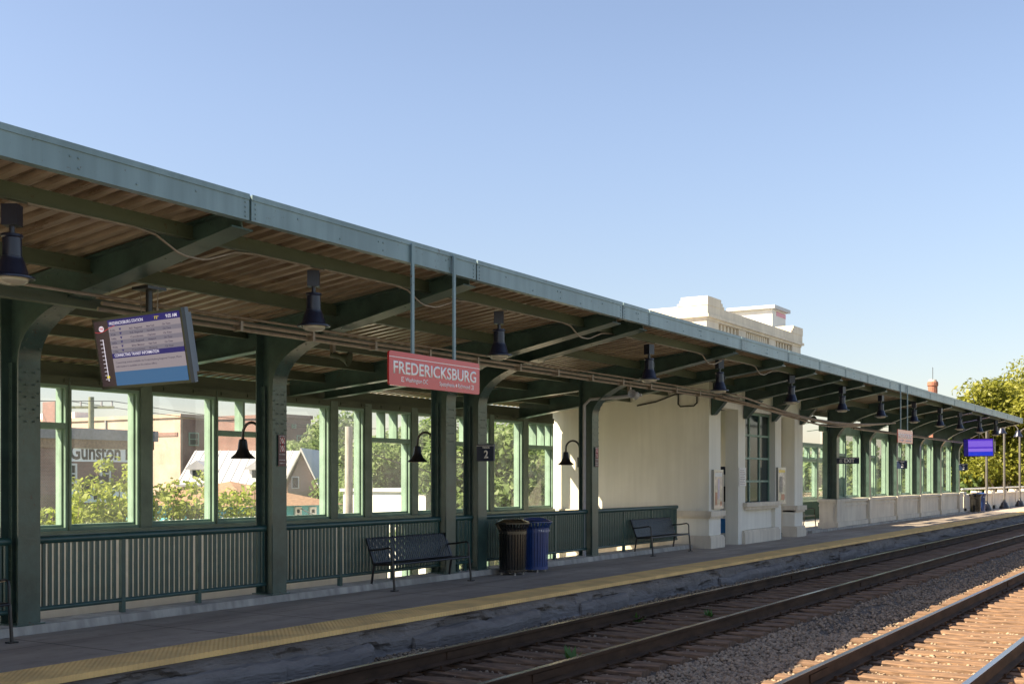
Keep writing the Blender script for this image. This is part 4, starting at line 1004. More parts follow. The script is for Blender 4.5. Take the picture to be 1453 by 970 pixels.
def small_conduits():
    for i, (px, lb) in enumerate(((445, 'thin branch conduit feeding the lamp left of the red sign'), (708, 'thin branch conduit feeding the lamp right of the red sign'), (921, 'thin branch conduit feeding the lamp over the second bench'), (1021, 'thin branch conduit feeding the lamp at the building corner'), (17, 'thin branch conduit feeding the leftmost lamp'))):
        X = XP(px, 8.44); xb = max(x for x in BEAMS if x < X); xn = min(x for x in BEAMS if x > X)
        t = thing('branch_conduit', lb, 'conduit', (X, 8.4, 3.8))
        z = lambda a, y: ZD(a, y)
        zb_ = ZT(xn)-.34-.2*(8.40-YF(xn))
        MB().tube([(X+.1, 8.38, z(X, 8.4)-.165), (xn-.75, 8.38, z(xn, 8.4)-.165), (xn-.5, 8.38, z(xn, 8.4)-.19), (xn-.2, 8.42, zb_-.0), (xn-.1, 8.42, zb_-.02), (xn+.1, 8.42, zb_-.02), (xn+.2, 8.42, zb_), (xn+.5, 8.38, z(xn, 8.4)-.19), (xn+.75, 8.38, z(xn, 8.4)-.165), (xn+1.6, 8.38, z(xn+1.6, 8.4)-.165)], .011, 6).build('conduit', M['galv'], t)
small_conduits()
o = MB().tube([(20.66, YC+.15, .09), (20.66, YC+.15, 3.12), (20.72, YC+.05, 3.24), (20.85, 10.4, 3.27), (20.9, 9.9, 3.3)], .034, 10).build('conduit_pipe', M['grey_pipe'], org=(20.66, YC+.15, .09), smooth=True); o.location = (20.66, YC+.15, .09)
tag(o, 'grey conduit pipe rising beside the column left of the second bench', 'conduit')
def horn(loc, d, label, two=False):
    t = thing('horn_speaker', label, 'speaker', loc)
    dirs = [Vector(d)]+([Vector((-d[0], d[1]*.2, d[2]))] if two else [])
    for v in dirs:
        v.normalize(); p = Vector(loc)
        MB().lathe([(q*(.62 if two else .8), z_*(.8 if two else 1)) for q, z_ in [(.05, -.12), (.055, -.02), (.045, 0), (.06, .05), (.095, .11), (.13, .16), (.132, .17), (.10, .13), (.04, .03), (.001, .02)]], p+v*.1, 18, v).build('horn', M['grey_pipe'] if two else M['purlin'], t, smooth=True)
    MB().box(loc[0]-.03, loc[0]+.03, loc[1]-.03, loc[1]+.03, loc[2]-.02, loc[2]+.22).build('bracket', M['galv'], t)
def horn_at(px, py, Y, d, lb, two=False): horn((XP(px, Y), Y, ZP(px, py, Y)), d, lb, two)
horn_at(472, 503, 11.0, (.25, -.9, -.25), 'olive horn speaker hanging behind the conduits, left of the red sign')
horn_at(893, 556, 9.9, (-.75, -.6, -.2), 'double grey horn speaker in front of the cream side wall', True)
horn_at(1148, 594, 10.6, (-.7, -.7, -.1), 'grey horn speaker in the gap right of the cream building')

# ------------------------------------------------------------------ signs
def station_sign(X0s, X1s, label):
    Y = YF((X0s+X1s)/2)-.05; z0, z1 = 2.655, 3.025
    t = thing('station_sign', label, 'sign', ((X0s+X1s)/2, Y, z0), group='red hanging station name signs')
    r = .03; n = 5; poly = []
    for cx_, cz_, a0 in ((X1s-r, z1-r, 0), (X0s+r, z1-r, 90), (X0s+r, z0+r, 180), (X1s-r, z0+r, 270)):
        for i in range(n+1): a = R(a0+90*i/n); poly.append((cx_+r*math.cos(a), cz_+r*math.sin(a)))
    MB().prism_y(poly, Y-.012, Y+.012).build('panel', M['red'], t)
    for k, xf in enumerate((.265, .725)):
        xr = X0s+(X1s-X0s)*xf; MB().box(xr-.022, xr+.022, Y+.013, Y+.035, z0+.2, ZT(xr)-.03).build('hanger', M['fascia'], t)
    W = X1s-X0s
    for sgn in (1, -1):                                  # both faces carry the same writing
        ox = X0s if sgn > 0 else X1s; yy = Y-.0125 if sgn > 0 else Y+.0125
        rt = Vector((sgn, 0, 0)); up = Vector((0,0,1))
        def T(s, u, v, w_, h, bold=.0): text_mesh(s, 'lettering', M['white'], t, Vector((ox, yy, z0))+rt*u+up*v, rt, up, w_, h, bold, .002)
        T('FREDERICKSBURG', .075, .135, W-.15, .130, .019)
        T('Washington DC', .285, .052, .42, .048, .006); T('Spotsylvania', .93, .052, .30, .048, .006); T('Richmond', 1.30, .052, .25, .048, .006)
        b = MB()
        y0, y1 = (yy-.002, yy-.0002) if sgn > 0 else (yy+.0002, yy+.002)
        def rect(u0, u1, v0, v1): b.box(min(ox+sgn*u0, ox+sgn*u1), max(ox+sgn*u0, ox+sgn*u1), y0, y1, z0+v0, z0+v1)
        rect(0.001, W-.001, .305, .312)
        def arrowbox(u, d):
            rect(u, u+.048, .05, .057); rect(u, u+.048, .093, .10)
            if d < 0: rect(u, u+.007, .057, .093)
            else: rect(u+.041, u+.048, .057, .093)
            rect(u+.014, u+.034, .071, .079)
        arrowbox(.215, -1); arrowbox(1.58, 1)
        cx0 = ox+sgn*1.265; b.prism_y([(cx0-.016, z0+.075), (cx0, z0+.052), (cx0+.016, z0+.075), (cx0, z0+.098)], y0, y1)
        b.build('sign_marks', M['white'], t)
Ysg = 7.70
station_sign(XP(547, Ysg), XP(675.5, Ysg), 'red FREDERICKSBURG station sign hanging from the fascia above the middle bench')
station_sign(33.3, 35.07, 'far station sign hanging from the fascia in front of the pavilion, washed pale by glare')
def flag_sign(X, Y0s, Y1s, z0, z1, label, lines, cat='sign', arrow=False):
    """panel across the platform, facing back towards the camera end"""
    t = thing('track_sign' if not arrow else 'exit_sign', label, cat, (X, Y1s, z0))
    MB().box(X-.02, X+.02, Y0s, Y1s, z0, z1).build('panel', M['navy'], t)
    MB().box(X-.024, X-.0205, Y0s, Y1s, z1-.03, z1-.022).build('rule_line', M['white'], t)
    MB().box(X-.012, X+.012, Y1s, max(YC+.02, Y1s+.05), (z0+z1)/2-.03, (z0+z1)/2+.03).build('bracket', M['green'], t)
    for s, frac, v, h, wd in lines:
        text_mesh(s, 'lettering', M['white'], t, (X-.0205, Y1s+(Y0s-Y1s)*frac, z0+v), (0,-1,0), (0,0,1), wd, h, .028, .002, 'CENTER')
    if arrow:
        b = MB(); u = Y1s-.10
        for (a0, a1, v0, v1) in ((0, .09, .05, .062), (0, .09, .128, .14), (0, .012, .062, .128), (.03, .065, .088, .102)): b.box(X-.0225, X-.0205, u-a1, u-a0, z0+v0, z0+v1)
        b.build('arrow_mark', M['white'], t)
def ZY(px, py, X, Y): return EYE+(HY-py)*(X*c_+Y*s_)/FPX
XS = 16.69-.22
z1 = ZY(700, 630, XS, 10.8); z0 = ZY(700, 654, XS, 10.8)
flag_sign(XS, 10.52, 10.86, z0, z1, 'navy TRACK 2 sign on the column behind the black bin', [('TRACK', .55, .215, .030, .15), ('2', .55, .055, .125, .085)])
flag_sign(45.9-.25, 10.48, 10.86, 2.02, 2.34, 'small navy track sign with a white 2, on the third pavilion column', [('TRACK', .55, .235, .030, .15), ('2', .55, .055, .125, .085)])
flag_sign(57.9-.25, 10.48, 10.86, 2.02, 2.34, 'navy track sign on the last pavilion column below the purple screen', [('TRACK', .55, .235, .030, .15), ('2', .55, .055, .125, .085)])
flag_sign(37.9-.25, 10.14, 10.86, 2.12, 2.33, 'navy EXIT sign with an arrow mark, on the near column of the pavilion', [('EXIT', .57, .042, .125, .34)], arrow=True)
def col_notice(X, za, zb, label):
    t = thing('no_smoking_notice', label, 'notice', (X, YC-.018, za))
    MB().box(X-.075, X+.075, YC-.0205, YC-.0175, za, zb).build('sheet', mat_notice, t)
    b = MB(); h = zb-za
    for f in (.55, .80): b.box(X-.045, X+.045, YC-.0225, YC-.0208, za+h*(f-.08), za+h*(f+.11))
    b.build('white_square', M['paper'], t)
    b = MB()
    for f in (.55, .80):
        c0 = Vector((X, YC-.024, za+h*(f+.015)))
        b.tube([c0+Vector((.034*math.cos(a), 0, .034*math.sin(a)*1.3)) for a in [2*math.pi*i/16 for i in range(17)]], .006, 5); b.bar(c0+Vector((-.024, 0, -.03)), c0+Vector((.024, 0, .03)), .004, .010, (0,1,0))
    b.build('prohibition_ring', M['red'], t)
    for f, s in ((.94, 'NO SMOKING'), (.36, 'NO LITTERING'), (.18, 'PLEASE'), (.08, 'THANK YOU')): text_mesh(s, 'lettering', M['white'], t, (X, YC-.0206, za+h*f), (1,0,0), (0,0,1), .11, .014, 0, .001, 'CENTER')
mat_notice = mat('maroon_notice', (.11, .045, .05), .4, var=.05)
col_notice(11.72, ZP(402, 661, YC), ZP(402, 617, YC), 'maroon no smoking notice on the column left of the middle bench')
col_notice(20.88, ZP(846, 662, YC), ZP(846, 634, YC), 'narrow notice on the column left of the second bench')

# departure screens
def screen(cx, cy, cz_, ang, tilt, W, H, label, purple=False, pole_top=3.6):
    t = thing('departure_screen', label, 'screen', (cx, cy, cz_))
    u = Vector((-math.cos(ang), -math.sin(ang), 0))          # reading direction on the screen (left to right)
    nb = u.cross(Vector((0,0,1))) ; nb.normalize()
    nrm = (nb*math.cos(tilt)+Vector((0,0,-1))*math.sin(tilt)).normalized()     # outward, towards the viewer
    up = nrm.cross(u).normalized()
    if up.z < 0: up = -up
    o = Vector((cx, cy, cz_))
    def slab(b, u0, u1, v0, v1, d0, d1):
        c = o+u*(u0+u1)/2+up*(v0+v1)/2+nrm*(d0+d1)/2
        b.obox(c, u, up, nrm, abs(u1-u0)/2, abs(v1-v0)/2, abs(d1-d0)/2)
    b = MB(); slab(b, -W/2, W/2, -H/2, H/2, -.045, 0); b.build('bezel', M['black'], t)
    b = MB(); slab(b, -W/2+.005, W/2-.0, -H/2+.0, H/2-.0, -.085, -.0455); slab(b, -W/2+.1, W/2-.02, -H/2+.10, H/2-.05, -.13, -.0855); b.build('casing', M['casing'], t)
    k = .028; iw, ih = W-2*k, H-2*k
    def S(name, m, x0, x1, y0, y1, lift=.002):
        b = MB(); slab(b, -W/2+k+iw*x0, -W/2+k+iw*x1, H/2-k-ih*y1, H/2-k-ih*y0, .0005, lift); return b.build(name, m, t)
    def TX(s, x, y, wd, h, m, align='LEFT', bold=.004): text_mesh(s, 'lettering', m, t, o+u*(-W/2+k+iw*x)+up*(H/2-k-ih*y)+nrm*.0045, u, up, wd*iw if wd else None, h*ih, bold, .0008, align)
    if purple:
        S('display', M['scr_p1'], 0, 1, 0, 1); S('display_block', M['scr_p2'], .16, .99, .10, .46, .004); S('display_block', M['scr_p2'], .16, .99, .56, .74, .004); S('display_block', M['scr_p3'], .16, .99, .76, .99, .004)
        for i in range(5): S('display_row', M['scr_p1'], .16, .99, .13+i*.07, .145+i*.07, .006)
        S('display_row', M['scr_navy'], .0, .15, .0, 1, .004)
    else:
        S('display', M['scr_dark'], 0, 1, 0, 1)
        S('display_block', M['scr_navy'], .17, 1, .0, .10, .003); S('display_block', M['scr_grey'], .17, 1, .10, .50, .003)
        S('display_block', M['scr_navy'], .17, 1, .50, .585, .0035); S('display_block', M['scr_grey'], .17, 1, .585, .79, .003); S('display_block', M['scr_blue'], .17, 1, .79, 1, .003)
        for i in range(3): S('display_row', M['scr_grey2'], .17, 1, .185+i*.13, .25+i*.13, .004)
        TX('FREDERICKSBURG STATION', .19, .078, .40, .045, M['scr_white']); TX('9:05 AM', .97, .078, .12, .05, M['scr_white'], 'RIGHT'); TX('72°', .72, .075, .05, .04, M['scr_yellow'])
        TX('CONNECTING TRANSIT INFORMATION', .20, .563, .52, .045, M['scr_white'])
        for i, (a_, tn, ds) in enumerate((('9:19a', 'N.E. Regional', 'New York'), ('9:34a', 'N.E. Regional', 'Norfolk'), ('9:40a', 'Carolinian', 'Charlotte'), ('10:05a', 'N.E. Regional', 'Newport'), ('10:20a', 'Silver Meteor', 'New York'), ('11:02a', 'Carolinian', 'Boston'))):
            y = .175+i*.064
            TX(a_, .19, y, .06, .028, M['scr_text']); TX(tn, .42, y, .15, .028, M['scr_text']); TX(ds, .62, y, .09, .028, M['scr_text']); TX('On Time', .80, y, .09, .028, M['scr_text'])
            b = MB(); c0 = o+u*(-W/2+k+iw*.31)+up*(H/2-k-ih*(y-.02))+nrm*.005
            b.add([c0-u*.02+up*.012, c0+u*.02+up*.012, c0-up*.014], [(0,1,2)]); b.build('train_mark', M['scr_navy'], t, norm=False)
        TX('Connecting transit available via Fredericksburg Regional Transit. More', .20, .665, .76, .028, M['scr_text'], bold=0); TX('information is available at the station office.', .20, .725, .48, .028, M['scr_text'], bold=0)
        # side column: oval badge, red sweep, stop line
        b = MB(); c0 = o+u*(-W/2+k+iw*.085)+up*(H/2-k-ih*.12)+nrm*.004
        b.add([c0]+[c0+u*.045*math.cos(a)+up*.03*math.sin(a) for a in [2*math.pi*i/20 for i in range(20)]], [(0, i+1, (i+1) % 20+1) for i in range(20)]); b.build('badge', M['scr_white'], t, norm=False)
        TX('VRE', .085, .135, .05, .035, M['scr_red'], 'CENTER', .02)
        b = MB(); b.tube([o+u*(-W/2+k+iw*x)+up*(H/2-k-ih*y)+nrm*.004 for x, y in ((.0, .16), (.05, .175), (.11, .16), (.18, .12), (.25, .09))], .003, 5); b.build('sweep_line', M['scr_red'], t)
        b = MB(); 
        def ln(x0, y0, x1, y1, r): b.tube([o+u*(-W/2+k+iw*x0)+up*(H/2-k-ih*y0)+nrm*.004, o+u*(-W/2+k+iw*x1)+up*(H/2-k-ih*y1)+nrm*.004], r, 5)
        ln(.085, .28, .085, .92, .004)
        for i in range(11): ln(.05, .29+i*.06, .09, .29+i*.06, .0028)
        b.build('route_line', M['scr_white'], t)
        S('stop_mark', M['scr_yellow'], .07, .10, .84, .875, .006)
    # pole and bracket
    b = MB(); b.tube([(cx+.12, cy+.0, cz_+H*.2), (cx+.12, cy, pole_top)], .035, 10); b.box(cx+.0, cx+.24, cy-.12, cy+.12, pole_top, pole_top+.03); b.build('hanging_pole', M['black'], t, smooth=True)
    if not purple:
        b = MB()
        for dy in (-.13, .13): b.tube([(cx+.12, cy+dy*1.0, pole_top), (cx+.12, cy+dy*.9, cz_+H*.45)], .006, 5)
        b.build_each('safety_chain', M['galv'], t)
X_s = 8.06; Y_s = 9.42
screen(X_s, Y_s, 2.955, R(84.3), R(10), 1.50, .735, 'tilted departure screen hanging at the left, showing trains and a blue band', pole_top=ZD(7.9, Y_s)-.38)
screen(55.0, 9.55, 3.02, R(82), R(5), 1.32, .80, 'glowing purple departure screen at the far end of the canopy', True, pole_top=ZD(55, 9.5)-.05)
o = MB().box(57.2, 57.3, 9.2, 9.9, 2.85, 3.35).build('hanging_panel', M['beige'], org=(57.25, 9.55, 2.85)); o.location = (57.25, 9.55, 2.85)
tag(o, 'beige panel hanging just right of the purple screen', 'panel')

# ------------------------------------------------------------------ benches
def bench():
    t = thing('bench', 'x', 'bench', (0,0,0), group='black slatted benches on the platform')
    L = 2.02; h = L/2; o0 = (0,0,0)
    # local: x along, -y towards the track; seat profile (y,z)
    seat = [(-.215, .385), (-.195, .405), (-.08, .40), (.10, .385), (.125, .39)]
    back = [(.135, .405), (.17, .50), (.215, .63), (.265, .75), (.285, .765), (.297, .75)]
    def straps(prof, wd=.031, th=.005, n=40):
        b = MB()
        for k in range(n):
            x = -h+.03+(L-.06)*k/(n-1)
            for (y0, z0), (y1, z1) in zip(prof, prof[1:]): b.bar((x, y0, z0), (x, y1, z1), wd*.88, th)
        return b
    def add_rods(b, pts, r):
        for y, z in pts: b.tube([(-h, y, z), (h, y, z)], r, 8)
    b = straps(seat); add_rods(b, [(-.205, .385), (.125, .375)], .014); b.build('seat', M['bench'], t, org=o0)
    b = straps(back); add_rods(b, [(.14, .40), (.283, .75)], .014); b.build('backrest', M['bench'], t, org=o0)
    for sx_ in (-1, 1):
        x = sx_*h
        MB().bar((x, -.17, .385), (x, .14, .375), .03, .03).bar((x, .14, .375), (x, .288, .76), .03, .03, (1,0,0)).build('end_frame', M['bench'], t, org=o0)
        MB().tube([(x, -.24, .012), (x, -.21, .33), (x, -.20, .39)], .018, 8).box(x-.05, x+.05, -.28, -.20, 0, .014).build('leg', M['bench'], t, org=o0)
        MB().tube([(x, .20, .012), (x, .155, .30), (x, .135, .38)], .018, 8).box(x-.05, x+.05, .16, .24, 0, .014).build('leg', M['bench'], t, org=o0)
        MB().tube([(x, -.20, .39), (x, -.195, .57), (x, -.18, .615), (x, -.14, .63), (x, .04, .60), (x, .21, .585)], .015, 8).build('armrest', M['bench'], t, smooth=True, org=o0)
    return t
bn = bench()
for i, (X, Y, lb) in enumerate(((14.62, 10.67, 'black slatted bench left of the bins, its back shining blue'), (23.62, 10.68, 'black bench beside the cream building wall'), (6.3, 10.67, 'black bench cut off by the left edge of the photo'))):
    o = bn if i == 0 else copy_tree(bn); o.location = (X, Y, 0); o['label'] = lb
o = copy_tree(bn); o.location = (38.3, 12.3, 0); o['label'] = 'dark bench in the gap between building and pavilion'
struct(MB().box(33.0, 58.0, 11.42, 14.45, -.3, -.001).build('gap_floor', M['conc']))

# ------------------------------------------------------------------ bins
def bin_(m, label, loc, blue=False):
    t = thing('litter_bin', label, 'bin', loc)
    o0 = (0,0,0); r = .245
    b = MB(); n = 30
    for k in range(n):
        a = 2*math.pi*k/n; d = Vector((math.cos(a), math.sin(a), 0)); sd = Vector((-d.y, d.x, 0))
        for (r0, z0), (r1, z1) in (((.225, .045), (r, .70)), ((r, .70), (r+.005, .78)), ((r+.005, .78), (r+.06, .875))):
            b.bar(d*r0+Vector((0,0,z0)), d*r1+Vector((0,0,z1)), .034, .007, d)
    b.build('slat_body', m, t, org=o0)
    b = MB()
    for rr, z, hh in ((.232, .045, .05), (r+.002, .70, .05), (r+.062, .875, .02)):
        b.lathe([(rr+.006, z), (rr+.006, z+hh), (rr-.004, z+hh), (rr-.004, z), (rr+.006, z)], n=30)
    b.build_each('hoop', m, t, org=o0)
    MB().lathe([(.19, .07), (.205, .80), (.195, .80), (.18, .09), (.001, .09)], n=24).build('liner', M['dark'] if not blue else m, t, smooth=True, org=o0)
    MB().lathe([(r+.05, .905), (.20, .935), (.17, .955), (.13, .955), (.12, .93), (.13, .90)], n=28).build('lid', m, t, smooth=True, org=o0)
    b = MB()
    for k in range(4):
        a = math.pi/4+k*math.pi/2; b.lathe([(.022, 0), (.022, .015), (.014, .02), (.014, .05)], (.19*math.cos(a), .19*math.sin(a), 0), 8)
    b.build_each('foot', M['alu'], t, org=o0)
    if blue:
        q = MB(); nn = 8
        a0 = R(-150); a1 = R(-50); vs = []
        for i in range(nn+1):
            a = a0+(a1-a0)*i/nn
            for z in (.70, .765): vs.append(((r+.014)*math.cos(a), (r+.014)*math.sin(a), z))
        q.add(vs, [(2*i, 2*i+2, 2*i+3, 2*i+1) for i in range(nn)]); q.build('label_band', M['blue'], t, org=o0)
        # lettering bent round the band, letter by letter
        word = '○Recycle○'
        for i, ch in enumerate('Recycle'):
            a = R(-122)+i*R(8.6); d = Vector((math.cos(a), math.sin(a), 0)); rt = Vector((-d.y, d.x, 0))
            text_mesh(ch, 'lettering', M['white'], t, Vector(loc)+d*(r+.016)+Vector((0,0,.715)), rt, (0,0,1), None, .036, .01, .001, 'CENTER')
        for a in (R(-133), R(-60)):
            d = Vector((math.cos(a), math.sin(a), 0)); rt = Vector((-d.y, d.x, 0)); c0 = d*(r+.018)+Vector((0,0,.733))
            MB().tube([c0+rt*.016*math.cos(x)+Vector((0,0,.018*math.sin(x))) for x in [2*math.pi*i/3+.5 for i in range(4)]], .004, 4).build('recycle_mark', M['white'], t, org=o0)
    return t
bk = bin_(M['binblack'], 'glossy black slatted litter bin in front of the railing', (XP(727, 10.53), 10.53, 0))
bl = bin_(M['blue'], 'blue slatted recycling bin lettered Recycle, beside the black bin', (XP(762, 10.53)-.08, 10.53, 0), True)
o = copy_tree(bk, (XP(1384, 10.4), 10.4, 0), label='black litter bin standing against the end of the pavilion wall')
o = copy_tree(bl, (XP(1390, 10.4)+.4, 10.45, 0), label='dark blue recycling bin at the end of the pavilion wall')

# ------------------------------------------------------------------ lamp posts beyond the canopy
def lamp_post(X, label):
    t = thing('lamp_post', label, 'lamp post', (X, 10.45, 0), group='lamp posts beyond the canopy')
    MB().lathe([(.26, 0), (.26, .10), (.20, .18), (.16, .30), (.10, .36), (.07, .42), (.06, .5)], (X, 10.45, 0), 14).build('base', M['black'], t, smooth=True)
    MB().tube([(X, 10.45, .45), (X, 10.45, 4.4)], .06, 10).build('post', M['postgrey'], t, smooth=True)
    for sy in (-1,):
        pts = [(X, 10.45, 4.1)]+[(X, 10.45+sy*(.35-.35*math.cos(a)), 4.2+.35*math.sin(a)) for a in [math.pi*i/8 for i in range(9)]]
        MB().tube(pts, .03, 7).build('arm', M['postgrey'], t, smooth=True)
        MB().lathe([(.03, .2), (.10, .14), (.13, .02), (.24, -.14), (.24, -.16), (.1, -.1), (.02, 0)], (X, 10.45+sy*.7, 4.05), 16).build('bell_shade', M['lamp'], t, smooth=True)
for px, lb in ((1400, 'grey lamp post just right of the far bins'), (1425, 'grey lamp post in front of the pale tree trunks'), (1447, 'grey lamp post at the right edge of the photo')): lamp_post(XP(px, 10.45), lb)

# ------------------------------------------------------------------ town behind the windows
GZ = -5.5
def facade_windows(parent, wins, yf, frame=M['white_paint'], pane=M['dkglass']):
    for (x0, x1, z0, z1) in wins:
        e = .09
        f = MB().box(x0, x1, yf-.08, yf-.002, z0, z0+e).box(x0, x1, yf-.08, yf-.002, z1-e, z1).box(x0, x0+e, yf-.08, yf-.002, z0+e, z1-e).box(x1-e, x1, yf-.08, yf-.002, z0+e, z1-e).box(x0+e, x1-e, yf-.07, yf-.01, (z0+z1)/2-.03, (z0+z1)/2+.03).build('window', frame, parent)
        MB().box(x0+e, x1-e, yf-.03, yf-.004, z0+e, z1-e).build('pane', pane, f)
# brown brick shop with painted sign
def pxbox(px0, px1, D):      # x-range at depth of a facade whose left end lies at depth D
    a = AT(px0, HY, D); return a.x, XP(px1, a.y), a.y
gx0, gx1, gy = pxbox(20, 214, 50)
def gz(px, py): return ZP(px, py, gy)
shop = thing('brick_shop', 'dark brick shop with a white painted Gunston sign band and mural', 'building', (gx0, gy, GZ))
gtop = gz(150, 609)
MB().box(gx0-14, gx1, gy, gy+9, GZ, gtop-.5).build('wall', M['brick'], shop)
MB().box(gx0-14.3, gx1+.2, gy-.3, gy+9.2, gtop-.5, gtop).build('roof', M['greyroof'], shop)
b = MB().box(gx0-14.1, gx1+.1, gy-.12, gy-.003, gtop-.9, gtop-.502); b.build('cornice', M['shingle'], shop)
sz0, sz1 = gz(150, 655), gz(150, 627.5)
MB().box(XP(92, gy), gx1-.1, gy-.06, gy-.004, sz0, sz1).build('sign_band', M['bright_white'], shop)
text_mesh('Gunston Flats', 'lettering', M['text_black'], shop, (XP(98, gy), gy-.062, sz0+.12), (1,0,0), (0,0,1), XP(211, gy)-XP(98, gy), (sz1-sz0)*.74, .026, .01)
mz0, mz1 = gz(150, 712), gz(150, 690)
MB().box(XP(97, gy), gx1-.3, gy-.05, gy-.004, mz0, mz1).build('mural_band', M['bright_white'], shop)
b = MB()
sc = Vector((XP(124, gy), gy-.055, gz(124, 696)))
st = []
for k in range(10):
    a = math.pi/2+k*math.pi/5+.3; rr = .42 if k % 2 == 0 else .18; st.append((sc.x+rr*math.cos(a), sc.z+rr*math.sin(a)))
b.prism_y(st, gy-.07, gy-.051)
for pxm, rr in ((137, .85), (148, .55)):
    c0 = Vector((XP(pxm, gy), gy-.06, mz0+.3)); b.tube([c0+Vector((rr*math.cos(a), 0, rr*math.sin(a))) for a in [R(40+i*12) for i in range(14)]], .10, 6)
b.build('mural_star', M['text_black'], shop)
facade_windows(shop, [(XP(a, gy), XP(d, gy), gz(a, 686), gz(a, 657)) for a, d in ((98, 108), (141, 156), (180, 194))], gy)
MB().box(XP(118, gy), XP(127, gy), gy+2, gy+2.9, gtop-.1, gtop+1.3).build('chimney', M['brick'], shop)
# large tan brick block behind
def block(px, px_end, D, pytop, deep, label, walls, wins, front):
    p = AT(px, HY, D); top = EYE+(HY-pytop)*D/FPX; xe = XP(px_end, p.y)
    t = thing('brick_block', label, 'building', (p.x, p.y, GZ))
    MB().box(p.x, xe, p.y+.002, p.y+deep, GZ, top).build('wall', M[walls], t)
    MB().box(p.x+.25, xe-.02, p.y-.04, p.y, GZ, top-.1).build('shade_dark_front', M[front], t)  # on the tan blocks, darker brick puts this side's shade into the colour
    MB().box(p.x-.14, xe+.1, p.y-.17, p.y+deep+.1, top, top+.3).build('coping', M[walls], t)
    for a, d, y0, y1 in wins: facade_windows(t, [(XP(a, p.y), XP(d, p.y), ZP(a, y1, p.y), ZP(a, y0, p.y))], p.y-.045, M['frame'])
    return p, top, t
p2, ttop, tan = block(256, 293, 95, 592, 62, 'large flat roofed tan brick building standing behind the shop', 'tan', [(267, 281, 613, 632)], 'brick')
MB().box(p2.x-.07, p2.x-.001, p2.y+.3, p2.y+61, ttop-1.5, ttop-1.2).build('belt_course', M['brick'], tan)
for yy in (9, 25, 43): MB().box(p2.x-.12, p2.x-.002, p2.y+yy, p2.y+yy+.16, GZ, ttop-.02).build('downpipe', M['greyroof'], tan)
for yy in (14, 19, 31, 36, 50): MB().box(p2.x-.05, p2.x-.002, p2.y+yy, p2.y+yy+2.2, ttop-5.2, ttop-2.9).build('bricked_window', M['brick'], tan)
MB().box(p2.x+1, p2.x+3.5, p2.y+36, p2.y+39, ttop+.3, ttop+1.6).build('roof_unit', M['greyroof'], tan)
MB().box(p2.x+.6, p2.x+2.4, p2.y+14, p2.y+19, ttop+.3, ttop+.9).build('roof_unit', M['white_paint'], tan)
block(322, 376, 104, 595, 26, 'tan brick wing with dark windows behind the white roofed house', 'tan', [(331, 340, 617, 634), (351, 359, 617, 634)], 'brick')
block(400, 441, 100, 592, 20, 'dark brick block with small windows behind the gabled house', 'brick', [(420, 432, 617, 632), (413, 419, 601, 607), (434, 440, 601, 607)], 'brick')
# white metal roofed house with dormers, turned to face the station
HD = 66; hk = FPX/HD
def hz(py): return EYE+(HY-py)/hk-GZ
ph = AT(252, HY, HD)
hs = thing('white_roofed_house', 'house with a white standing seam roof and small dormers', 'house', (ph.x, ph.y, GZ), TH-R(90))
Wd = (436-252)/hk; ez, rz_ = hz(682), hz(637); O0 = (0, 0, 0)
MB().box(.1, Wd-.1, .1, 7.2, 0, ez-.05).build('wall', M['tan'], hs, org=O0)
b = MB().prism_x([(-.4, ez-.2), (3.6, rz_), (7.6, ez-.2), (7.6, ez-.32), (3.6, rz_-.14), (-.4, ez-.32)], 0, Wd)
k = .1
while k < Wd:
    b.bar((k, -.4, ez-.19), (k, 3.6, rz_+.01), .045, .045); k += .48
b.build('roof', M['white_metal'], hs, org=O0)
sl = (rz_-ez+.2)/4.0
for pxd in (277, 362):
    xd = (pxd-252)/hk; zb_ = ez+.05; y0 = .35
    dm = MB().box(xd-.42, xd+.42, y0, 3.0, zb_-.3, zb_+.72).build('dormer', M['white_paint'], hs, org=O0)
    MB().prism_y([(xd-.62, zb_+.68), (xd, zb_+1.12), (xd+.62, zb_+.68), (xd+.62, zb_+.60), (xd-.62, zb_+.60)], y0-.15, 3.4).build('dormer_roof', M['white_metal'], dm, org=O0)
    MB().box(xd-.25, xd+.25, y0-.02, y0-.002, zb_-.02, zb_+.56).build('pane', M['dkglass'], dm, org=O0)
# gabled house beside it, gable towards us
pg = AT(405, HY, HD-3); gk = FPX/(HD-3)
gh = thing('gabled_house', 'tan house with a steep white edged gable', 'house', (pg.x, pg.y, GZ), TH-R(90))
xa_, xm_, xb_ = 0, (428-405)/gk, (452-405)/gk; za_, zm_ = EYE+(HY-690)/gk-GZ, EYE+(HY-635)/gk-GZ
MB().prism_y([(xa_+.12, 0), (xb_-.12, 0), (xb_-.12, za_), (xm_, zm_-.25), (xa_+.12, za_)], .1, 8).build('wall', M['tan'], gh, org=O0)
b = MB()
for xx_, q in ((xa_-.25, -1), (xb_+.15, 1)): b.prism_y([(xm_, zm_), (xx_, za_-.15), (xx_, za_-.32), (xm_, zm_-.2)] if q > 0 else [(xm_, zm_), (xm_, zm_-.2), (xx_, za_-.32), (xx_, za_-.15)], -.25, 8.2)
b.build_each('roof', M['white_paint'], gh, org=O0)
f = MB().box(xm_-.55, xm_-.15, .02, .099, za_-.1, za_+.55).build('window', M['white_paint'], gh, org=O0); MB().box(xm_-.50, xm_-.20, .005, .019, za_-.05, za_+.5).build('pane', M['dkglass'], f, org=O0)
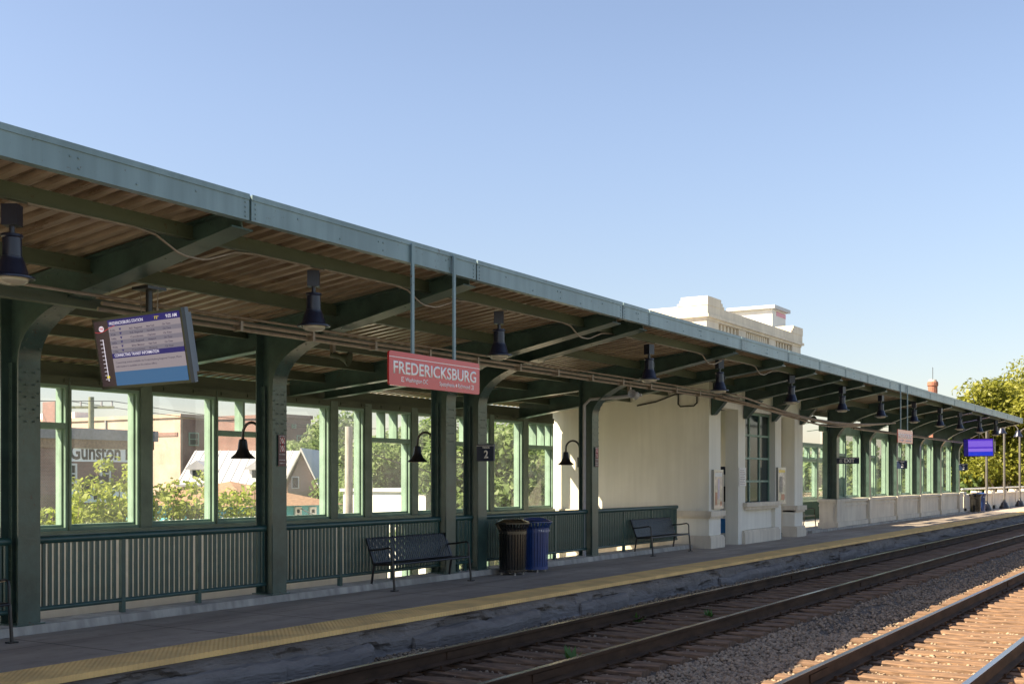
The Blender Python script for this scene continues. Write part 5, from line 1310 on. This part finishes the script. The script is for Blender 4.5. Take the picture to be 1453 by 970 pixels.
# turquoise house with brown roof
p6 = AT(352, HY, 44); x6e = XP(466, p6.y); tz1 = ZP(430, 716, p6.y); tz2 = ZP(430, 692, p6.y+3)
tq = thing('turquoise_house', 'low turquoise house with a brown shingle roof', 'house', (p6.x, p6.y, GZ))
MB().box(p6.x, x6e, p6.y, p6.y+7, GZ, tz1).build('wall', M['turq'], tq)
xm0, xm1 = p6.x+2.5, x6e-2.0
b = MB(); y0, y1 = p6.y-.5, p6.y+7.5
b.add([(p6.x-.4, y0, tz1), (x6e+.4, y0, tz1), (x6e+.4, y1, tz1), (p6.x-.4, y1, tz1), (xm0, p6.y+3.5, tz2+.3), (xm1, p6.y+3.5, tz2+.3)], [(0,1,5,4), (1,2,5), (2,3,4,5), (3,0,4), (0,3,2,1)])
b.build('roof', M['shingle'], tq)
facade_windows(tq, [(XP(a, p6.y), XP(d, p6.y), ZP(a, 738, p6.y), ZP(a, 719, p6.y)) for a, d in ((417, 426), (438, 447))], p6.y)
# white block wall building
p7 = AT(500, HY, 40); p7.x = XP(487, p7.y+4); x7e = XP(690, p7.y); wz = ZP(550, 694, p7.y)
wbld = thing('white_block_building', 'low white painted flat roofed building behind the utility pole', 'building', (p7.x, p7.y, GZ))
MB().box(p7.x, x7e, p7.y, p7.y+4, GZ, wz-.12).build('wall', M['white_paint'], wbld)
MB().box(p7.x-.1, x7e+.1, p7.y-.1, p7.y+4.1, wz-.12, wz).build('coping', M['white_metal'], wbld)
# brick chimney far right
pc_ = AT(1323.5, 553, 82)
ch = thing('brick_chimney', 'red brick chimney with an aerial showing above the canopy', 'chimney', (pc_.x, pc_.y, GZ))
zc = EYE+(HY-541)*82/FPX
MB().lathe([(.34, GZ), (.32, zc-.35), (.37, zc-.3), (.37, zc-.1), (.33, zc)], (pc_.x, pc_.y, 0), 14).build('stack', M['redbrick'], ch)
MB().lathe([(.27, zc-.05), (.27, zc+.12), (.22, zc+.12), (.22, zc-.05)], (pc_.x, pc_.y, 0), 14).build('cap', M['stone'], ch)
MB().tube([(pc_.x, pc_.y, zc), (pc_.x, pc_.y, zc+1.0)], .02, 5).build('aerial', M['wire'], ch)
# utility poles and wires
def upole(px, pytop, D, r, label, m, arm_=True, box=False):
    p = AT(px, pytop, D); t = thing('utility_pole', label, 'pole', (p.x, p.y, GZ))
    MB().tube([(p.x, p.y, GZ), (p.x, p.y, p.z)], [r*1.3, r], 10).build('post', m, t, smooth=True)
    if arm_:
        d = Vector((s_, -c_, 0)); q = Vector((p.x, p.y, p.z-.5))
        MB().bar(q-d*1.1, q+d*1.1, .1, .12).build('crossarm', m, t)
        b = MB()
        for k in (-1, -.5, .5, 1): b.tube([q+d*k, q+d*k+Vector((0,0,.28))], .05, 6)
        b.build_each('insulator', M['grey_pipe'], t)
    if box: MB().lathe([(.22, -2.2), (.22, -1.4)], (p.x+.25, p.y-.3, p.z), 12).build('transformer', M['grey_pipe'], t, smooth=True)
    return p
a1 = upole(129.5, 563, 56, .13, 'green utility pole with crossarm above the brick shop roof', M['greenpole'])
a2 = upole(495, 605, 30, .10, 'thick pale utility pole in front of the white block building', M['pole'], False, True)
a3 = upole(1168, 612, 70, .16, 'pale utility pole seen in the gap beside the cream building', M['pole'], False, True)
def wire(p, q, sag, label):
    p, q = Vector(p), Vector(q); t = thing('overhead_wire', label, 'wire', p)
    MB().tube([p.lerp(q, i/10)-Vector((0,0,sag*4*(i/10)*(1-i/10))) for i in range(11)], .018, 5).build('strand', M['wire'], t)
d = Vector((s_, -c_, 0))
for k, lb in ((-1, 'overhead wire on the left side of the green utility pole'), (1, 'overhead wire on the right side of the green utility pole')):
    q = a1+d*k-Vector((0,0,.2)); wire(q-Vector((30, -4, -.3)), q, .5, lb+', running left'); wire(q, q+Vector((40, 4, .6)), .8, lb+', running right')
wire(a2-Vector((0,0,.5)), a2+Vector((30, 8, -2)), .6, 'overhead wire running right from the thick pale pole')
wire(a2-Vector((0,0,2.4)), AT(400, 695, 60), .4, 'overhead wire running from the pale pole to the gabled house')

# ------------------------------------------------------------------ plants
def leaf_cloud(name, m, parent, clumps, per, size, seed, flat=.75):
    rs = np.random.RandomState(seed); V = []; 
    for (c, r) in clumps:
        n = max(4, int(per*(r[0]*r[1]*r[2])**.5))
        d = rs.normal(size=(n, 3)); d /= np.linalg.norm(d, axis=1)[:, None]
        rad = rs.rand(n, 1)**.45
        P = np.array(c)+d*rad*np.array(r)
        nr = d*.6+rs.normal(size=(n, 3))*.6+np.array([0, 0, .5]); nr /= np.linalg.norm(nr, axis=1)[:, None]
        t = np.cross(nr, rs.normal(size=(n, 3))); t /= np.linalg.norm(t, axis=1)[:, None]; bt = np.cross(nr, t)
        s = size*(.6+.8*rs.rand(n, 1))
        V.append(np.stack([P-t*s, P-bt*s*.5+nr*s*.12, P+t*s, P+bt*s*.5+nr*s*.12], 1))
    V = np.concatenate(V); n = len(V)
    org = np.array(parent.location); V = V.reshape(-1, 3)-org
    me = bpy.data.meshes.new(name); me.vertices.add(len(V)); me.vertices.foreach_set('co', V.ravel())
    me.loops.add(n*4); me.loops.foreach_set('vertex_index', np.arange(n*4, dtype=np.int32))
    me.polygons.add(n); me.polygons.foreach_set('loop_start', np.arange(0, n*4, 4, dtype=np.int32)); me.polygons.foreach_set('loop_total', np.full(n, 4, dtype=np.int32))
    me.update(); me.validate(); me.materials.append(m)
    o = bpy.data.objects.new(name, me); C.objects.link(o); o.parent = parent
    return o
def tree(name, label, base, top, rad, m, seed, bark='bark', leaf=.16, per=260, nclump=26, low=.3, group='trees behind the station', trunks=1, tr=.16):
    base = Vector(base); h = top-base.z; rr = random.Random(seed)
    t = thing(name, label, 'tree', base, group=group)
    b = MB(); cl = []
    ends = []
    for k in range(trunks):
        a = rr.random()*6.28; o = Vector((math.cos(a), math.sin(a), 0))*(rad*.12*(trunks > 1))
        lean = Vector((rr.uniform(-.12, .12), rr.uniform(-.12, .12), 1))*(h*.55)+o*2.2
        p0 = base+o*.4; p1 = p0+lean*.5+Vector((rr.uniform(-.2, .2), rr.uniform(-.2, .2), 0)); p2 = p0+lean
        b.tube([p0, p1, p2, p2+Vector((rr.uniform(-.3, .3), rr.uniform(-.3, .3), h*.3))], [tr, tr*.75, tr*.5, tr*.15], 8)
        for j in range(5):
            s0 = p1.lerp(p2, j/5); a = rr.random()*6.28; e = s0+Vector((math.cos(a)*rad*.75, math.sin(a)*rad*.75, h*rr.uniform(.12, .3))); mdd = s0.lerp(e, .5)+Vector((0,0,h*.03))
            b.tube([s0, mdd, e], [tr*.45, tr*.3, tr*.08], 6); ends.append(e)
    b.build('trunk', M[bark], t, smooth=True)
    zc = base.z+h*(low+(1-low)/2); hh = h*(1-low)/2
    for k in range(nclump):
        a = rr.random()*6.28; u = rr.uniform(-1, 1); q = (1-u*u)**.5; f = rr.uniform(.45, .92)
        cpt = (base.x+rad*f*q*math.cos(a), base.y+rad*f*q*math.sin(a), zc+hh*f*u)
        s = rad*rr.uniform(.20, .38); cl.append((cpt, (s*1.15, s*1.15, s*.75)))
    for e in ends: cl.append((tuple(e), (rad*.28, rad*.28, rad*.2)))
    leaf_cloud('crown', m, t, cl, per, leaf, seed)
    return t
# trees seen through the windows
def tpx(px, D): a = AT(px, HY, D); return (a.x, a.y, GZ)
def zpx(py, D): return EYE+(HY-py)*D/FPX
for i, (px, D, pyt, rad, m, lb) in enumerate(((455, 95, 600, 5.0, 'leaf_d', 'tree standing behind the gable of the tan house'), (500, 80, 588, 5.0, 'leaf_m', 'tree rising behind the thick pale utility pole'),
        (560, 62, 612, 4.6, 'leaf_m', 'full green tree behind the middle of the white block building'), (600, 58, 588, 4.5, 'leaf_m', 'tall green tree filling the window above the middle bench'), (655, 60, 570, 5.0, 'leaf_m', 'large tree seen between the paired columns'),
        (690, 44, 575, 3.2, 'leaf_m', 'tree behind the TRACK 2 sign'), (735, 52, 612, 4.2, 'leaf_m', 'round green tree right of the TRACK 2 sign'), (775, 48, 620, 3.6, 'leaf_m', 'green tree at the last window before the cream building'),
        (550, 105, 625, 9, 'leaf_d', 'distant broad tree on the horizon left of the paired columns'), (700, 100, 625, 9, 'leaf_d', 'distant broad tree on the horizon right of the paired columns'),
        (348, 115, 575, 3.0, 'leaf_d', 'small treetop showing over the flat roof of the tan building'))):
    tree('broadleaf_tree', lb, tpx(px, D), zpx(pyt, D), rad, M[m], 40+i, leaf=.13 if D < 70 else .2, per=560 if D < 70 else 300, nclump=38, low=.15)
for i, (px, D, pyt, rad, lb) in enumerate(((1143, 66, 618, 4.0, 'green tree in the gap, against the cream building'), (1172, 76, 612, 5.0, 'green tree in the gap behind the pale pole'), (1215, 62, 628, 4.5, 'green tree behind the first pavilion bay'), (1262, 74, 618, 5.0, 'green tree behind the second pavilion bay'), (1310, 86, 618, 5.0, 'green tree behind the fourth pavilion bay'), (1350, 95, 620, 5.5, 'green tree behind the last pavilion bay'))):
    tree('broadleaf_tree', lb, tpx(px, D), zpx(pyt, D), rad, M['leaf_m'], 70+i, leaf=.2, per=330, nclump=30, low=.1)
for i, (px, D, pyt, rad, tk, lb) in enumerate(((1408, 84, 540, 4.6, 3, 'tall yellow green tree with pale stems at the right, behind the balustrade'), (1462, 88, 522, 5.2, 3, 'tall yellow green tree cut by the right edge of the photo'), (1385, 100, 600, 4.8, 1, 'lower green tree right of the purple screen'), (1440, 105, 610, 6.0, 1, 'low bushy tree behind the balustrade at the right edge'))):
    tree('tree_of_heaven' if tk == 3 else 'broadleaf_tree', lb, tpx(px, D), zpx(pyt, D), rad, M['leaf_o'], 90+i, bark='palebark', leaf=.16, per=235, nclump=46 if tk == 3 else 34, low=.45 if tk == 3 else .1, trunks=tk, tr=.2)
# saplings close outside the window wall
def sapling(px, D, pyt, seed, label, w=1.0):
    base = Vector(tpx(px, D)); top = zpx(pyt, D); t = thing('sapling', label, 'sapling', base, group='young trees outside the windows'); rr = random.Random(seed)
    b = MB(); cl = []
    for k in range(7):
        a = rr.random()*6.28; e = Vector((base.x+w*rr.uniform(.1, .95)*math.cos(a), base.y+w*rr.uniform(.1, .95)*math.sin(a), top-rr.random()**1.3*2.0))
        mid = base.lerp(e, .6); mid.x = base.x+(e.x-base.x)*.35; mid.y = base.y+(e.y-base.y)*.35
        b.tube([base+Vector((0,0,1.5)), mid, e], [.03, .022, .006], 5)
        for j in range(7):
            f = .35+.65*j/6; p = mid.lerp(e, f) if f < 1 else e
            cl.append(((p.x+rr.uniform(-.2, .2), p.y+rr.uniform(-.2, .2), p.z+rr.uniform(-.15, .1)), (.24, .24, .19)))
    b.tube([base, base+Vector((0,0,2.6))], [.06, .04], 7)
    b.build('stem', M['bark'], t, smooth=True)
    leaf_cloud('foliage', M['leaf_y'], t, cl, 420, .066, seed)
for i, (px, D, pyt, w_, lb) in enumerate(((40, 23, 712, 1.0, 'low sapling at the leftmost window, below the brick shop'), (85, 23, 698, .9, 'sapling in front of the mural star'), (120, 24, 672, .9, 'sapling reaching up to the painted sign'), (160, 24, 690, .9, 'sapling below the letters of the sign'), (190, 25, 652, 1.0, 'tall sapling at the right end of the painted sign'),
        (232, 25, 640, 1.0, 'tall leafy sapling left of the white roof'), (268, 26, 676, 1.0, 'sapling in front of the left dormer'), (292, 26, 690, .9, 'low sapling between the two dormers'), (325, 26, 655, 1.0, 'sapling with a bare upright shoot left of the gooseneck lamp'), (362, 27, 688, 1.0, 'sapling in front of the turquoise house'))):
    sapling(px, D, pyt, 200+i, lb, w_)
# hedge row and picket fence below the saplings
hedge = thing('hedge', 'low clipped hedge running below the saplings outside the windows', 'hedge', (18, 18.5, GZ))
a, d2 = AT(20, HY, 22), AT(400, HY, 28)
leaf_cloud('foliage', M['leaf_y'], hedge, [((a.x+(d2.x-a.x)*i/26, a.y+(d2.y-a.y)*i/26+rnd.uniform(-.3, .3), zpx(752, 24)-.3+rnd.uniform(-.2, .25)), (.5, .5, .45)) for i in range(27)], 420, .08, 5)
MB().box(min(a.x, d2.x), max(a.x, d2.x), a.y-.1, a.y+.1, GZ, GZ+1.2).build('stem', M['bark'], hedge)
pf = thing('picket_fence', 'pale picket fence showing its tips above the hedge', 'fence', (AT(215, HY, 21.5).x, AT(215, HY, 21.5).y, GZ))
b = MB(); q0 = AT(214, HY, 21.5); zt_ = zpx(738, 21.5)
for i in range(40): b.box(q0.x+i*.075, q0.x+i*.075+.03, q0.y, q0.y+.02, zt_-.8, zt_-.02*(i % 2))
b.build('picket', M['white_paint'], pf); MB().box(q0.x, q0.x+3, q0.y+.021, q0.y+.05, GZ, zt_-.15).build('backing', M['dark'], pf)
bpy.context.view_layer.update()
